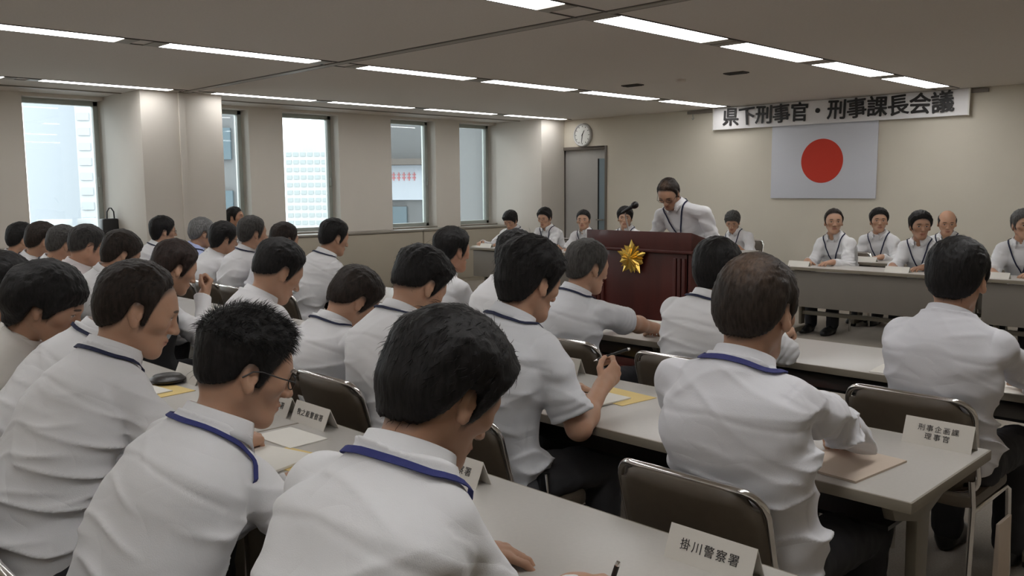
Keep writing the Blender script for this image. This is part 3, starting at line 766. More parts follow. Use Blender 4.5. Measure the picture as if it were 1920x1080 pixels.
for i, (a, b) in enumerate(WIN):
    m = MB(); w = .055
    m.box(XG - .04, XG + .05, a, a + w, SILL, HEAD_Z).box(XG - .04, XG + .05, b - w, b, SILL, HEAD_Z).box(XG - .04, XG + .05, a, b, SILL, SILL + w).box(XG - .04, XG + .05, a, b, HEAD_Z - w, HEAD_Z)
    f = struct(m.build('window_%d' % (i + 1), M['alu'], bevel=.004))
    m = MB(); m.box(XG - .006, XG, a + w, b - w, SILL + w, HEAD_Z - w); m.build('pane', M['glass'], f)
    m = MB(); m.box(XG + .05, XP + .02, a, b, SILL - .02, SILL + .005); m.build('window_sill', M['trim'], f, bevel=.004)
    if i in (2, 4, 5):
        m = MB(); m.box(XG + .05, XG + .075, b - w * .8, b - w * .4, 1.55, 1.67); m.build('window_handle', M['alu'], f, bevel=.004)
# ceiling seams, lamp channels, curtain track, picture rail, column joint
slab('trim_1', M['trim_dark'], (XC + .02, XR, 4.40, 4.408, CH - .004, CH), (XC + .02, XR, 4.50, 4.508, CH - .004, CH))
slab('trim_2', M['trim'], (XC + .02, XR, 4.42, 4.49, CH - .006, CH))
STRIPS = [(-9.54, .15), (-6.65, .21), (-3.70, .24), (-.72, .24)]
n = 3
for x, w in STRIPS:
    slab('trim_%d' % n, M['trim_dark'], (x - w / 2 - .014, x - w / 2, YB + .3, YF - .15, CH - .005, CH), (x + w / 2, x + w / 2 + .014, YB + .3, YF - .15, CH - .005, CH)); n += 1
slab('trim_%d' % n, M['trim'], (-10.25, -10.2, 4.95, 10.38, CH - .012, CH)); n += 1
slab('trim_%d' % n, M['trim'], (-10.25, -10.2, YB, 3.96, CH - .012, CH)); n += 1
slab('trim_%d' % n, M['rail'], (-7.32, -3.3, YF - .03, YF, 2.545, 2.585)); n += 1
slab('trim_%d' % n, M['left_wall'], (XC, XC + .022, 4.40, 4.47, 0, CH), bevel=.004); n += 1
slab('baseboard_front', M['trim_dark'], (-8.78, XR, YF - .012, YF, 0, .07))
slab('baseboard_right', M['trim_dark'], (XR - .012, XR, YB, YF, 0, .07))
# door with a slim glass light
m = MB(); m.box(-9.835, -9.755, YF - .02, YF + .13, 0, 2.16).box(-8.865, -8.83, YF - .02, YF + .13, 0, 2.16).box(-9.755, -8.865, YF - .02, YF + .13, 2.11, 2.16)
dr = struct(m.build('door_1', M['door_frame'], bevel=.004))
m = MB(); m.box(-9.755, -9.06, YF + .05, YF + .09, .005, 2.11).box(-8.90, -8.865, YF + .05, YF + .09, .005, 2.11).box(-9.06, -8.90, YF + .05, YF + .09, .005, .35).box(-9.06, -8.90, YF + .05, YF + .09, 1.96, 2.11)
m.build('door_leaf', M['door'], dr)
m = MB(); m.box(-9.045, -8.90, YF + .06, YF + .08, .35, 1.96); m.build('door_glass', M['door_glass'], dr)
m = MB(); m.box(-9.06, -9.045, YF + .045, YF + .095, .35, 1.96); m.build('door_bead', M['black'], dr)
m = MB(); m.tube([(-8.93, YF + .05, .98), (-8.93, YF - .0, .98), (-9.05, YF - .005, .98)], .011, 10); m.build('door_handle', M['chrome'], dr, smooth=True)
# low units under the windows
for i, (a, b, lab) in enumerate([(-2.5, -.6, 'low beige window cabinet nearest the back of the room'), (-.58, 1.3, 'low beige window cabinet second from the back of the room'), (1.32, 3.96, 'low beige window cabinet beside the near side of the wide column'),
                                 (4.94, 6.70, 'low beige window cabinet just beyond the wide column'), (6.72, 8.52, 'low beige window cabinet in the middle of the far window bay'), (8.54, 10.385, 'low beige window cabinet closest to the front corner')]):
    t = thing('window_cabinet', lab, 'cabinet', (XP + .17, (a + b) / 2, 0), group='low cabinets under the windows'); h = (b - a) / 2
    m = MB(); m.box(-.165, .13, -h, h, .0, .845); m.build('body', M['cabinet'], t, bevel=.004)
    m = MB(); m.box(-.17, .15, -h - .008, h + .008, .85, .88); m.build('top', M['trim'], t, bevel=.005)
    m = MB(); m.box(.131, .139, -h + .004, h - .004, .06, .84); m.build('front_panel', M['cabinet'], t, bevel=.003)
# ------------------------------------------------------------------ ceiling lamps
k = 0; ln0 = None
nm = {0: 'window row', 1: 'second row from the windows', 2: 'third row from the windows', 3: 'row nearest the right wall'}
ordn = ['first', 'second', 'third', 'fourth', 'fifth', 'sixth', 'seventh', 'eighth']
YA = [9.40, 7.84, 6.28, 4.73, 2.92, 1.27, -.29, -1.85]; YBB = [9.22, 7.67, 6.13, 4.58, 2.75, 1.20, -.35, -1.9]
for si, (x, w) in enumerate(STRIPS):
    hl_ = .655 if si < 2 else .64
    for i, y0 in enumerate(YA if si < 2 else YBB):
        t = thing('ceiling_lamp', 'long recessed fluorescent ceiling lamp, %s from the front in the %s' % (ordn[i], nm[si]), 'lamp', (x, y0 + hl_, CH), group='fluorescent lamps of the ' + nm[si])
        if ln0 is None or si != ls:
            m = MB(); m.box(-w / 2, w / 2, -hl_, hl_, -.005, -.001); d = m.build('diffuser', M['lamp'], t)
            es = []
            for s in (-1, 1): m = MB(); m.box(-w / 2, w / 2, s * (hl_ + .06) - .055, s * (hl_ + .06) + .055, -.008, -.001); es.append(m.build('end_plate', M['trim'], t))
            ln0 = (d, *es); ls = si
        else:
            for q in ln0: c = q.copy(); COL.objects.link(c); c.parent = t
for x, y, s, lab in [(-5.88, 7.72, .11, 'small dark ceiling vent nearer the window side'), (-4.58, 7.66, .11, 'small dark ceiling vent nearer the banner')]:
    t = thing('ceiling_vent', lab, 'vent', (x, y, CH), group='dark ceiling vents')
    m = MB(); m.box(-s, s, -.06, .06, -.012, -.001); m.build('housing', M['trim_dark'], t, bevel=.003)
    m = MB()
    for i in range(4): m.box(-s + .01, s - .01, -.045 + i * .026, -.037 + i * .026, -.017, -.011)
    m.build('slats', M['black'], t)
t = thing('smoke_detector', 'round pale smoke detector on ceiling between the two dark vents', 'smoke detector', (-5.26, 7.72, CH))
m = MB(); m.lathe([(0, -.035), (.03, -.035), (.05, -.022), (.055, -.001)], 20); m.build('cover', M['ceiling'], t, smooth=True)
# ------------------------------------------------------------------ outside the windows
def along(px, dep):   # a point at camera level in a given horizontal direction
    a = (px - 960) / 1633; return np.array([(-.704 + .706 * a) * dep, (.701 + .708 * a) * dep])
def block(name, lab, px, dep, wid, depth, z0, z1, m, rz, rows=0, cols=0, wm=None, base=.35):
    p = along(px, dep); t = thing(name, lab, 'building', (p[0], p[1], 0), rz)
    b = MB(); b.box(-wid / 2, wid / 2, 0, depth, z0, z1); b.build('walls', m, t)
    if rows:
        for r in range(rows):
            b = MB(); h = (z1 - z0) / rows
            for c in range(cols):
                w = wid / cols; b.box(-wid / 2 + c * w + w * .14, -wid / 2 + c * w + w * .86, -.25, 0.02, z0 + r * h + h * base, z0 + r * h + h * .85)
            b.build('window_row', wm or M['building_glass'], t)
    b = MB(); b.box(-wid * .2, wid * .2, depth * .3, depth * .7, z1, z1 + (z1 - z0) * .04 + .6); b.build('roof_housing', m, t)
    return t
A = math.radians(45)
block('apartment_block', 'distant pale apartment block with many rows of balconies seen through window', 583, 420, 20, 14, -45, 19.5, M['building_white'], A, 18, 6, M['building_rows'])
block('office_tower', 'tall pale blue office tower outside the leftmost window', 118, 160, 9.5, 10, -30, 60, M['building_pale'], A * 1.2)
block('office_tower', 'narrow white tower edge beyond the leftmost window', 176, 150, 2.6, 8, -30, 70, M['building_white'], A * 1.2, 40, 1, M['building_pale'])
t = block('office_building', 'grey office building with dark ledge and red sign outside window', 762, 60, 6.5, 8, -12, 6.5, M['building_grey'], A * .8)
b = MB(); b.box(-3.3, 3.3, -.9, .02, 3.1, 3.5); b.build('ledge', M['trim_dark'], t)
b = MB(); b.box(-3.25, 3.25, -.2, .02, .75, 3.08); b.build('white_band', M['building_pale'], t)
b = MB(); b.box(-3.25, .2, -.25, .02, -3, .3); b.build('glass_front', M['building_glass'], t)
b = MB()
for i in range(7): b.box(-1.5 + i * .36, -1.26 + i * .36, -.26, -.19, 2.2, 2.28).box(-1.5 + i * .36, -1.26 + i * .36, -.26, -.19, 2.42, 2.48).box(-1.40 + i * .36, -1.34 + i * .36, -.26, -.19, 2.05, 2.6)
b.build('sign_marks', M['sign_red'], t)
block('office_building', 'grey panelled building filling the window nearest the front corner', 885, 42, 4.6, 8, -12, 9, M['building_grey'], A * .75)
block('office_building', 'grey glazed building glimpsed behind the wide column', 402, 50, 2.9, 8, -12, 9, M['building_grey'], A * 1.1, 6, 3, M['building_glass'])
rnd = random.Random(4)
for i, (px, lab) in enumerate([(555, 'low pale rooftop house left of the apartment block base'), (590, 'low pale rooftop house before the apartment block'), (618, 'low pale rooftop house right of the apartment block base'), (75, 'low white rooftop at the foot of the tall tower'), (150, 'second low white rooftop at the foot of the tall tower')]):
    block('low_house', lab, px, (120 + i * 14) if i < 3 else 118 + i * 4, 9, 8, -20, -5.2 - i * .5 if i < 3 else -4.0, M['building_white'], A + rnd.uniform(-.3, .3), 2, 3, M['building_pale'])
b = MB(); b.box(-700, -60, -500, 700, -46, -45); struct(b.build('ground_outside', M['building_white']))
# ------------------------------------------------------------------ front wall things
t = thing('wall_clock', 'round white wall clock above the grey door', 'clock', (-9.32, YF, 2.345))
m = MB(); m.lathe([(0, -.03), (.158, -.03), (.158, -.045), (.172, -.05), (.186, -.04), (.19, -.002), (0, -.002)], 40, axis=1); m.build('case', M['clock_rim'], t, smooth=True)
m = MB(); m.lathe([(0, -.034), (.156, -.034)], 40, axis=1); m.build('dial', M['clock_face'], t)
for k in range(12):
    a = math.radians(30 * k); m = MB(); r0, r1 = .128, .148; w = .005
    c, s = math.sin(a), math.cos(a); q = [(c * r0 - s * w, s * r0 + c * w), (c * r0 + s * w, s * r0 - c * w), (c * r1 + s * w, s * r1 - c * w), (c * r1 - s * w, s * r1 + c * w)]
    m.prism([(a_, b_) for a_, b_ in q], 1, -.0365, -.034); m.build('hour_mark', M['ink'], t)
for nm_, ang, r, w in (('hour_hand', 32, .085, .006), ('minute_hand', 186, .125, .0045)):
    a = math.radians(ang); c, s = math.sin(a), math.cos(a); m = MB(); r0 = -.02
    q = [(c * r0 - s * w, s * r0 + c * w), (c * r0 + s * w, s * r0 - c * w), (c * r + s * w * .5, s * r - c * w * .5), (c * r - s * w * .5, s * r + c * w * .5)]
    m.prism(q, 1, -.0415, -.038); m.build(nm_, M['ink'], t)
t = thing('flag', 'national flag panel, red disc on white, hung on front wall', 'flag', (-5.245, YF - .012, 1.82))
m = MB(); m.box(-.715, .715, -.02, .0, -.485, .49); m.build('field', M['flag_white'], t, bevel=.003)
m = MB(); m.lathe([(0, -.0225), (.283, -.0225), (.285, -.0195)], 64, axis=1); m.build('red_disc', M['flag_red'], t)
m = MB()
nx, nz = 60, 6; vs = []
for i in range(nx + 1):
    for j in range(nz + 1):
        x = -1.68 + 3.36 * i / nx; z = -.15 + .30 * j / nz; vs.append((x, .006 * math.sin(x * 5.2) + .004 * math.sin(x * 11 + z * 4) - .004, z))
o = len(vs); vs2 = vs + [(x, y + .004, z) for x, y, z in vs]
fs = [(i * (nz + 1) + j, (i + 1) * (nz + 1) + j, (i + 1) * (nz + 1) + j + 1, i * (nz + 1) + j + 1) for i in range(nx) for j in range(nz)]
fs = fs + [tuple(q + o for q in f[::-1]) for f in fs]
t = thing('banner', 'long white banner with bold black brush lettering above the flag', 'banner', (-5.17, YF - .065, 2.445))
np_mesh('cloth', vs2, fs, M['banner'], t)
FR = Matrix.Rotation(math.radians(90), 4, 'X')
def thicken(me, offs):          # brush weight: the strokes repeated a few millimetres apart
    bm = bmesh.new(); bm.from_mesh(me); g = list(bm.verts) + list(bm.edges) + list(bm.faces)
    for i, (dx, dy) in enumerate(offs):
        r = bmesh.ops.duplicate(bm, geom=g); bmesh.ops.translate(bm, verts=[v for v in r['geom'] if isinstance(v, bmesh.types.BMVert)], vec=(dx, dy, .0002 * (i + 1)))
    bm.to_mesh(me); bm.free()
for i, ch in enumerate('県下刑事官・刑事課長会議'):
    lt = text_mesh('lettering', ch, .262, M['ink'], t, Matrix.Translation((-1.40 + i * 2.80 / 11, -.0165, -.002)) @ Matrix.Rotation(math.radians(-4 if i % 2 else 2), 4, 'Y') @ FR, depth=.003)
    thicken(lt.data, [(-.0055, -.002), (.0055, .002), (-.0025, .005), (.0025, -.005)])
for sx in (-1, 1):
    m = MB(); m.box(sx * 1.685 - .008, sx * 1.685 + .008, -.014, .012, -.155, .158); m.build('batten', M['plastic_white'], t)
t = thing('rail_hook', 'small metal hook hanging from dark rail left of the banner', 'hook', (-7.22, YF - .035, 2.545))
m = MB(); m.tube([(0, 0, 0), (0, 0, -.04), (.016, 0, -.062), (0, 0, -.08), (-.016, 0, -.062)], .006, 8); m.build('hook', M['alu'], t, smooth=True)
# ------------------------------------------------------------------ lectern and microphone
t = thing('lectern', 'dark red-brown wooden lectern with gold emblem facing the audience', 'lectern', (-4.08, 5.42, 0))
m = MB(); m.box(-.46, .46, .03, .07, .09, 1.02); m.build('front_panel', M['mahogany'], t, bevel=.004)
for s in (-1, 1):
    m = MB(); m.prism([(.03, .09), (.60, .09), (.60, 1.00), (.03, 1.02)], 0, s * .46 - .02, s * .46 + .02); m.build('side_panel', M['mahogany'], t, bevel=.004)
m = MB(); m.prism([(0, 1.02), (.62, 1.0), (.62, 1.06), (.30, 1.09), (.0, 1.165)], 0, -.50, .50); m.build('top', M['mahogany'], t, bevel=.006)
m = MB(); m.box(-.51, .51, -.008, .63, 1.005, 1.03); m.build('moulding', M['mahogany'], t, bevel=.008)
m = MB(); m.box(-.49, .49, 0, .62, 0, .09); m.build('plinth', M['mahogany'], t, bevel=.006)
for s in (-1, 1):
    for k in range(3):
        m = MB(); m.box(s * .385 - .055 + k * .04, s * .385 - .027 + k * .04, .012, .031, .14, .97); m.build('flute', M['mahogany'], t, bevel=.006)
def star(nr, r0, r1, zt, ph):
    b = MB(); v = [(0, -zt, 0)]; N2 = nr * 2
    for k in range(N2):
        a = 2 * math.pi * k / N2 + ph; r = (r1 * (1 - .18 * ((k // 2) % 2)) if k % 2 == 0 else r0); v.append((r * math.sin(a), -(zt * .5 if k % 2 == 0 else 0), r * math.cos(a)))
    v.append((0, 0, 0))
    return b.add(v, [(0, 1 + k, 1 + (k + 1) % N2) for k in range(N2)] + [(N2 + 1, 1 + (k + 1) % N2, 1 + k) for k in range(N2)])
em = MB(); em.lathe([(0, -.002), (.06, -.002), (.06, .02)], 20, axis=1); em = em.build('emblem', M['gold'], t); em.location = (-.04, .0, .955)
for nm_, a in (('ray_star', (10, .092, .145, .018, 0)), ('ray_star', (10, .068, .122, .032, .31)), ('ray_star', (5, .036, .088, .045, .0))):
    star(*a).build(nm_, M['gold'], em)
t = thing('microphone', 'black handheld microphone on a slim stand over the lectern', 'microphone', (-4.38, 5.62, 1.10))
m = MB(); m.lathe([(0, -.005), (.055, -.005), (.055, .012), (.02, .022), (0, .022)], 24, (0, .1, .015)); m.build('base', M['black'], t, smooth=True)
m = MB(); m.tube([(0, .1, .02), (0, .08, .09), (.01, .04, .16), (.035, 0, .20), (.06, 0, .215)], .006, 8); m.build('gooseneck', M['plastic_white'], t, smooth=True)
pa, pb = V(.02, -.02, .195), V(.155, -.02, .262); d = pb - pa
m = MB(); m.tube([pa + d * k for k in (0, .05, .7, .78)], [.009, .012, .017, .020], 14); m.build('handle', M['black'], t, smooth=True)
m = MB(); m.tube([pa + d * k for k in (.76, .80, .88, .97, 1.06, 1.12, 1.14)], [.018, .024, .028, .029, .025, .015, .004], 16); m.build('head', M['dark_metal'], t, smooth=True)
# ------------------------------------------------------------------ tables
def table(lab, x0, x1, y0, y1, panel=False, group=None, flip=False):
    w, d = (x1 - x0) / 2, (y1 - y0) / 2
    t = thing('meeting_table', lab, 'table', ((x0 + x1) / 2, (y0 + y1) / 2, 0), math.pi if flip else 0, group)
    m = MB(); m.box(-w, w, -d, d, .672, .700); m.build('tabletop', M['laminate'], t, bevel=.006)
    m = MB(); m.box(-w - .004, w + .004, -d - .005, -d + .004, .668, .6985).box(-w - .004, w + .004, d - .004, d + .005, .668, .6985).box(-w - .005, -w + .004, -d, d, .668, .6985).box(w - .004, w + .005, -d, d, .668, .6985); m.build('edge_band', M['table_edge'], t, bevel=.003)
    m = MB(); m.box(-w + .10, w - .10, -d + .12, d - .12, .56, .572).box(-w + .10, w - .10, d - .13, d - .12, .56, .62); m.build('under_shelf', M['dark_metal'], t)
    for s in (-1, 1):
        m = MB(); cx = s * (w - .09)
        m.prism([(-d + .06, .668), (d - .06, .668), (d - .10, .60), (.05, .555), (.035, .10), (-.035, .10), (-.05, .555), (-d + .10, .60)], 0, cx - .016, cx + .016)
        m.box(cx - .022, cx + .022, -d + .03, d - .03, .03, .08); lg = m.build('leg', M['table_metal'], t, bevel=.006)
        for yy in (-d + .06, d - .06):
            m = MB(); m.tube([(cx - .02, yy, .025), (cx + .02, yy, .025)], .025, 14); m.build('castor', M['black'], lg, smooth=True)
    m = MB(); m.box(-w + .08, w - .08, -.02, .02, .20, .24); m.build('stretcher', M['table_metal'], t, bevel=.004)
    if panel:
        m = MB(); m.box(-w + .02, w - .02, d - .05, d - .035, .30, .66); m.build('modesty_panel', M['panel_grey'], t, bevel=.003)
    return t
T0 = [(-2.60, -.80), (-4.41, -2.61), (-6.22, -4.42), (-8.03, -6.23), (-9.3, -8.04)]
RN = ['nearest', 'middle', 'farthest']; TP = ['at its right end', 'second from its right end', 'third from its right end', 'fourth from its right end', 'at its window end']
for ri, (y0, y1, nt) in enumerate([(1.03, 1.63, 3), (2.22, 2.84, 4), (3.68, 4.29, 4)]):
    for i in range(nt):
        table('pale grey meeting table in the %s audience row, %s' % (RN[ri], TP[i]), T0[i][0], T0[i][1], y0, y1, group='audience tables')
for i, (x0, x1) in enumerate([(-4.25, -2.45), (-2.44, -.64)]):
    table(['right front meeting table with grey panel, nearer the lectern', 'right front meeting table running past the right picture edge'][i], x0, x1, 8.10, 8.55, True, 'front tables facing the audience', True)
table('second-row meeting table behind the right front table', -4.05, -2.25, 9.04, 9.49, True, None, True)
table('meeting table with grey front panel under the windows, left of lectern', -8.88, -7.08, 8.04, 8.49, True, 'front tables facing the audience', True)
table('meeting table partly hidden behind the lectern on its left', -7.07, -5.95, 8.04, 8.49, True, 'front tables facing the audience', True)
table('meeting table by the front wall, behind and right of the speaker', -7.0, -5.5, 9.42, 9.87, True, None, True)
# ------------------------------------------------------------------ chairs
def rounded(w, h, r, n=6):
    p = []
    for cx, cz, a0 in ((w - r, h - r, 0), (-w + r, h - r, 90), (-w + r, -h + r, 180), (w - r, -h + r, 270)):
        for k in range(n + 1):
            a = math.radians(a0 + 90 * k / n); p.append((cx + r * math.cos(a), cz + r * math.sin(a)))
    return p
def make_chair(lab, x, y, rz=0):
    """origin on the floor under the back rest; sitter faces +y"""
    t = thing('stacking_chair', lab, 'chair', (x, y, 0), rz, 'brown vinyl chairs with chrome frames')
    w, h = .215, .17; out = rounded(w, h, .06); cz = .615
    def pt(u, v, off=0): return (u, .035 - .035 * (1 - (u / w) ** 2) - .10 * (v / .34) + off, cz + v)     # gently wrapped, leaning back
    nu, nv = 14, 8; vs, fs = [], []
    for side, off in ((0, -.012), (1, .014)):
        for i in range(nu + 1):
            for j in range(nv + 1):
                u = -1 + 2 * i / nu; v = -1 + 2 * j / nv
                e = 1 - .10 * (abs(u) ** 6) * (abs(v) ** 6) * 2.2
                vs.append(pt(u * w * .985 * e, v * h * .985 * e, off + (.008 if side else -.002) * (1 - abs(u) ** 4) * (1 - abs(v) ** 4)))
    m_ = (nu + 1) * (nv + 1)
    for i in range(nu):
        for j in range(nv):
            a = i * (nv + 1) + j; q = (a, a + nv + 1, a + nv + 2, a + 1); fs.append(q); fs.append(tuple(k + m_ for k in q[::-1]))
    bd = [i * (nv + 1) for i in range(nu + 1)] + [nu * (nv + 1) + j for j in range(1, nv + 1)] + [i * (nv + 1) + nv for i in range(nu - 1, -1, -1)] + [j for j in range(nv - 1, 0, -1)]
    for a, b in zip(bd, bd[1:] + bd[:1]): fs.append((b, a, a + m_, b + m_))
    np_mesh('backrest', vs, fs, M['vinyl'], t)
    m = MB(); m.tube([pt(u, v, .0) for u, v in out], .0105, 10, True); m.build('back_frame', M['chrome'], t, smooth=True)
    m = MB(); m.prism([(a, b + .235) for a, b in rounded(.215, .215, .06)], 2, .405, .445); m.build('seat', M['vinyl'], t, bevel=.012, smooth=True)
    for s in (-1, 1):
        m = MB(); m.tube([(s * .20, .05, .50), (s * .205, .06, .40), (s * .215, .0, .012)], .011, 10); m.build('leg', M['chrome'], t, smooth=True)
        m = MB(); m.tube([(s * .205, .06, .39), (s * .205, .42, .39), (s * .208, .45, .375), (s * .215, .475, .012)], .011, 10); m.build('leg', M['chrome'], t, smooth=True)
    m = MB(); m.tube([(-.205, .40, .385), (.205, .40, .385)], .009, 8); m.build('stretcher', M['chrome'], t, smooth=True)
    return t
CH0 = None
def chair(lab, x, y, rz=0):
    global CH0
    if CH0 is None: CH0 = make_chair(lab, x, y, rz); return CH0
    return copy_thing(CH0, (x, y, 0), rz, lab)
# ------------------------------------------------------------------ name plates, papers, pens
def name_plate(lab, x, y, z, lines, size, rz=0, w=.105, h=.068, col='plate', back=False, group='folded name plates on the tables'):
    t = thing('name_plate', lab, 'name plate', (x, y, z), rz, group); d = .030
    m = MB(); e = .0022; m.prism([(-d, 0), (-d + e, 0), (0, h - e * 2), (d - e, 0), (d, 0), (0, h + .001)], 0, -w, w); m.build('card', M[col], t)
    L = math.hypot(d, h); a = math.atan2(h, d)
    for i, s in enumerate(lines):
        k = (len(lines) - 1) / 2 - i; c = .5 + k * .30; yy = -d * (1 - c) - .0012; zz = h * c + .0004
        text_mesh('lettering', s, size, M['ink'], t, Matrix.Translation((0, yy, zz)) @ Matrix.Rotation(a, 4, 'X'), depth=.0003, spacing=1.25 if len(s) > 3 else 1.4)
    return t
def sheet(name, lab, cat, c, w, h, m, rz=0, th=.0012, z=.7005, curl=0, group=None):
    n = 6; vs, fs = [], []
    for s in (1, 0):
        for i in range(n + 1):
            for j in range(2):
                u = -1 + 2 * i / n; vs.append((u * w / 2, (j - .5) * h, s * th + curl * max(0, u) ** 2))
    for i in range(n):
        a = i * 2; q = (a, a + 2, a + 3, a + 1); fs.append(q); fs.append(tuple(k + 2 * (n + 1) for k in q[::-1]))
    k = 2 * (n + 1); bd = [2 * i for i in range(n + 1)] + [2 * i + 1 for i in range(n, -1, -1)]
    for a, b in zip(bd, bd[1:] + bd[:1]): fs.append((b, a, a + k, b + k))
    o = np_mesh(name, vs, fs, M[m], None, smooth=False); o.location = (c[0], c[1], z); o.rotation_euler = (0, 0, rz); return tag(o, lab, cat, group)
def pen(lab, a, b, mt='black'):
    a, b = V(*a), V(*b); d = b - a; L = np.linalg.norm(d); t = thing('pen', lab, 'pen', tuple(a))
    m = MB(); m.tube([d * 0, d * .03, d * .10, d * .12], [.0012, .0018, .0042, .005], 10); m.build('tip', M['chrome'], t, smooth=True)
    m = MB(); m.tube([d * .11, d * .13, d * .95], [.005, .0055, .0055], 10); m.build('barrel', M[mt], t, smooth=True)
    m = MB(); m.tube([d * .945, d * .96, d * 1.0], [.0058, .0058, .004], 10); m.build('cap', M['chrome'], t, smooth=True)
    return t
# ------------------------------------------------------------------ people
HEAD = {'P1': (-1.095, 0.93, 1.159), 'P2': (-1.759, 0.92, 1.105), 'P3': (-2.493, 0.98, 1.163), 'P3b': (-2.92, 1.14, 1.11), 'woman': (-3.175, 0.95, 1.119), 'edge0': (-3.875, 1.0, 1.122), 'BR': (-1.135, 2.02, 1.181), 'B990': (-2.04, 2.12, 1.183), 'B785': (-2.672, 2.15, 1.119), 'B660': (-3.11, 2.14, 1.022), 'B517': (-3.488, 2.0, 1.135), 'B328': (-4.444, 1.95, 1.098), 'B228': (-5.546, 2.1, 1.111), 'B165': (-6.118, 2.1, 1.137), 'B120': (-6.587, 2.1, 1.125), 'B75': (-7.045, 2.1, 1.135), 'B40': (-7.713, 2.15, 1.116), 'C1795': (-1.05, 3.25, 1.172), 'C1345': (-2.105, 3.4, 1.127), 'C1100': (-2.781, 3.3, 1.107), 'C980': (-3.278, 3.3, 1.125), 'C848': (-3.969, 3.45, 1.125), 'C625': (-5.462, 3.6, 1.146), 'C533': (-5.991, 3.5, 1.115), 'C475': (-6.391, 3.45, 1.156), 'C420': (-6.782, 3.4, 1.102), 'C378': (-7.386, 3.5, 1.124), 'C305': (-7.962, 3.4, 1.129), 'far440': (-10.062, 5.2, 1.166), 'speaker': (-4.296, 6.15, 1.442), 'L955': (-8.776, 8.72, 1.041), 'L1020': (-8.116, 8.72, 1.091), 'L1095': (-7.423, 8.72, 1.077), 'L1170': (-6.742, 8.72, 1.117), 'R1375': (-5.955, 9.95, 1.046), 'R1563': (-4.039, 8.72, 1.129), 'R1648': (-3.942, 9.62, 1.11), 'R1725': (-3.166, 8.7, 1.107), 'R1778': (-3.244, 9.65, 1.105), 'R1915': (-2.282, 8.7, 1.139)}
NAVY = (.012, .016, .05); BLUE = (.028, .035, .16)
def desk(x, ty, sp=.15, dy=.10, pose='pen', lz=.738, **kw):
    return dict(R=dict(at=(x + sp, ty + dy, lz), fwd=(-.45, .85, -.12), pose=pose, **kw), L=dict(at=(x - sp, ty + dy + .03, lz), fwd=(.55, .8, -.08), pose='rest', **kw))
def facing(x, ty, sp=.16, dy=.10, pose='rest', **kw):     # sitter facing -y
    return dict(R=dict(at=(x - sp, ty - dy, .738), fwd=(.45, -.85, -.1), pose=pose, **kw), L=dict(at=(x + sp, ty - dy - .02, .738), fwd=(-.5, -.8, -.08), pose='rest', **kw))
K = (.010, .009, .009); BR = (.020, .014, .011); GREY = (.11, .105, .10); DG = (.035, .033, .032)
back = lambda c: np.stack([c[:, 0] * .4, -.6 + 0 * c[:, 1], -.8 + 0 * c[:, 2]], 1)
fwdc = lambda c: np.stack([c[:, 0] * .5, .7 + 0 * c[:, 1], -.5 + 0 * c[:, 2]], 1)
PEOPLE = {}
def P(key, label, seat, chair_label=None, chair_at=None, facing_back=False, **kw):
    q = person(label, seat, HEAD[key], seed=len(PEOPLE) + 3, yaw=kw.pop('yaw', math.pi if facing_back else 0), **kw); PEOPLE[key] = q
    if chair_label:
        a = chair_at or ((seat[0], seat[1] + (.24 if facing_back else -.20))); chair(chair_label, a[0], a[1], math.pi if facing_back else 0)
    return q
NEAR, MID, FAR = .0045, .0065, .0085
# row A, the nearest table
P('P1', 'person with thick black hair and bright blue lanyard, largest figure at front', (-1.06, .68), 'chair of the largest front figure with thick black hair', pitch=36, hyaw=-4, sleeve='long',
  R=dict(at=(-1.04, 1.19, .745), fwd=(.35, .9, -.15), pose='pen', elbow=(.55, -.2, -.8)), L=dict(at=(-1.33, 1.18, .738), fwd=(.6, .75, -.1), pose='rest'),
  hair=dict(line='full', top=.028, side=.015, back=.004, rough=.0025, front=.036, blades=2600, blen=.022, comb=back, bup=.12, part=1), hair_col=K, lanyard=BLUE, lan_w=.0125, vs=NEAR, hs=.99, hunch=.03, fat=1.05)
P('P2', 'person with spiky black hair and thin black glasses at nearest table', (-1.77, .66), 'chair of the spiky haired person in glasses at nearest table', pitch=22, hyaw=-14, sleeve='long', glasses=True,
  R=dict(at=(-1.80, 1.20, .745), fwd=(-.35, .9, -.05), pose='fist', elbow=(.9, -.1, -.6)), L=dict(at=(-1.98, 1.16, .738), fwd=(.6, .75, -.1)),
  hair=dict(line='fade', top=.022, side=.004, front=.028, rough=.004, blades=3400, blen=.026, bw=.0007, comb=fwdc, bup=1.5, stub=.85, zone=lambda c, n: (c[:, 2] > .055) * 1. + .02), hair_col=K, lanyard=BLUE, lan_w=.012, vs=NEAR, hs=1.0, hunch=.03)
P('P3', 'person with receding short hair looking down, left of the spiky haired one', (-2.50, .68), 'chair with chrome rim at the lower left picture corner', pitch=22, hyaw=-18, sleeve='long',
  R=dict(at=(-2.42, 1.22, .742), fwd=(-.3, .9, -.1), pose='pen', elbow=(.7, -.2, -.7)), L=dict(at=(-2.66, 1.20, .738), fwd=(.5, .8, -.1)),
  hair=dict(line='receding', top=.013, side=.006, front=.012, rough=.003, blades=1300, blen=.016, bup=.4, comb=back), hair_col=BR, lanyard=NAVY, lan_w=.012, vs=NEAR, hs=1.06, hunch=.02)
P('P3b', 'person mostly hidden behind the one with receding hair, dark lanyard at collar', (-2.99, .70), 'chair of the person hidden behind the receding haired one', pitch=50, sleeve='long', **desk(-2.98, 1.03),
  hair=dict(line='short', top=.016, side=.007), hair_col=K, lanyard=NAVY, lan_w=.012, vs=MID, hunch=.02)
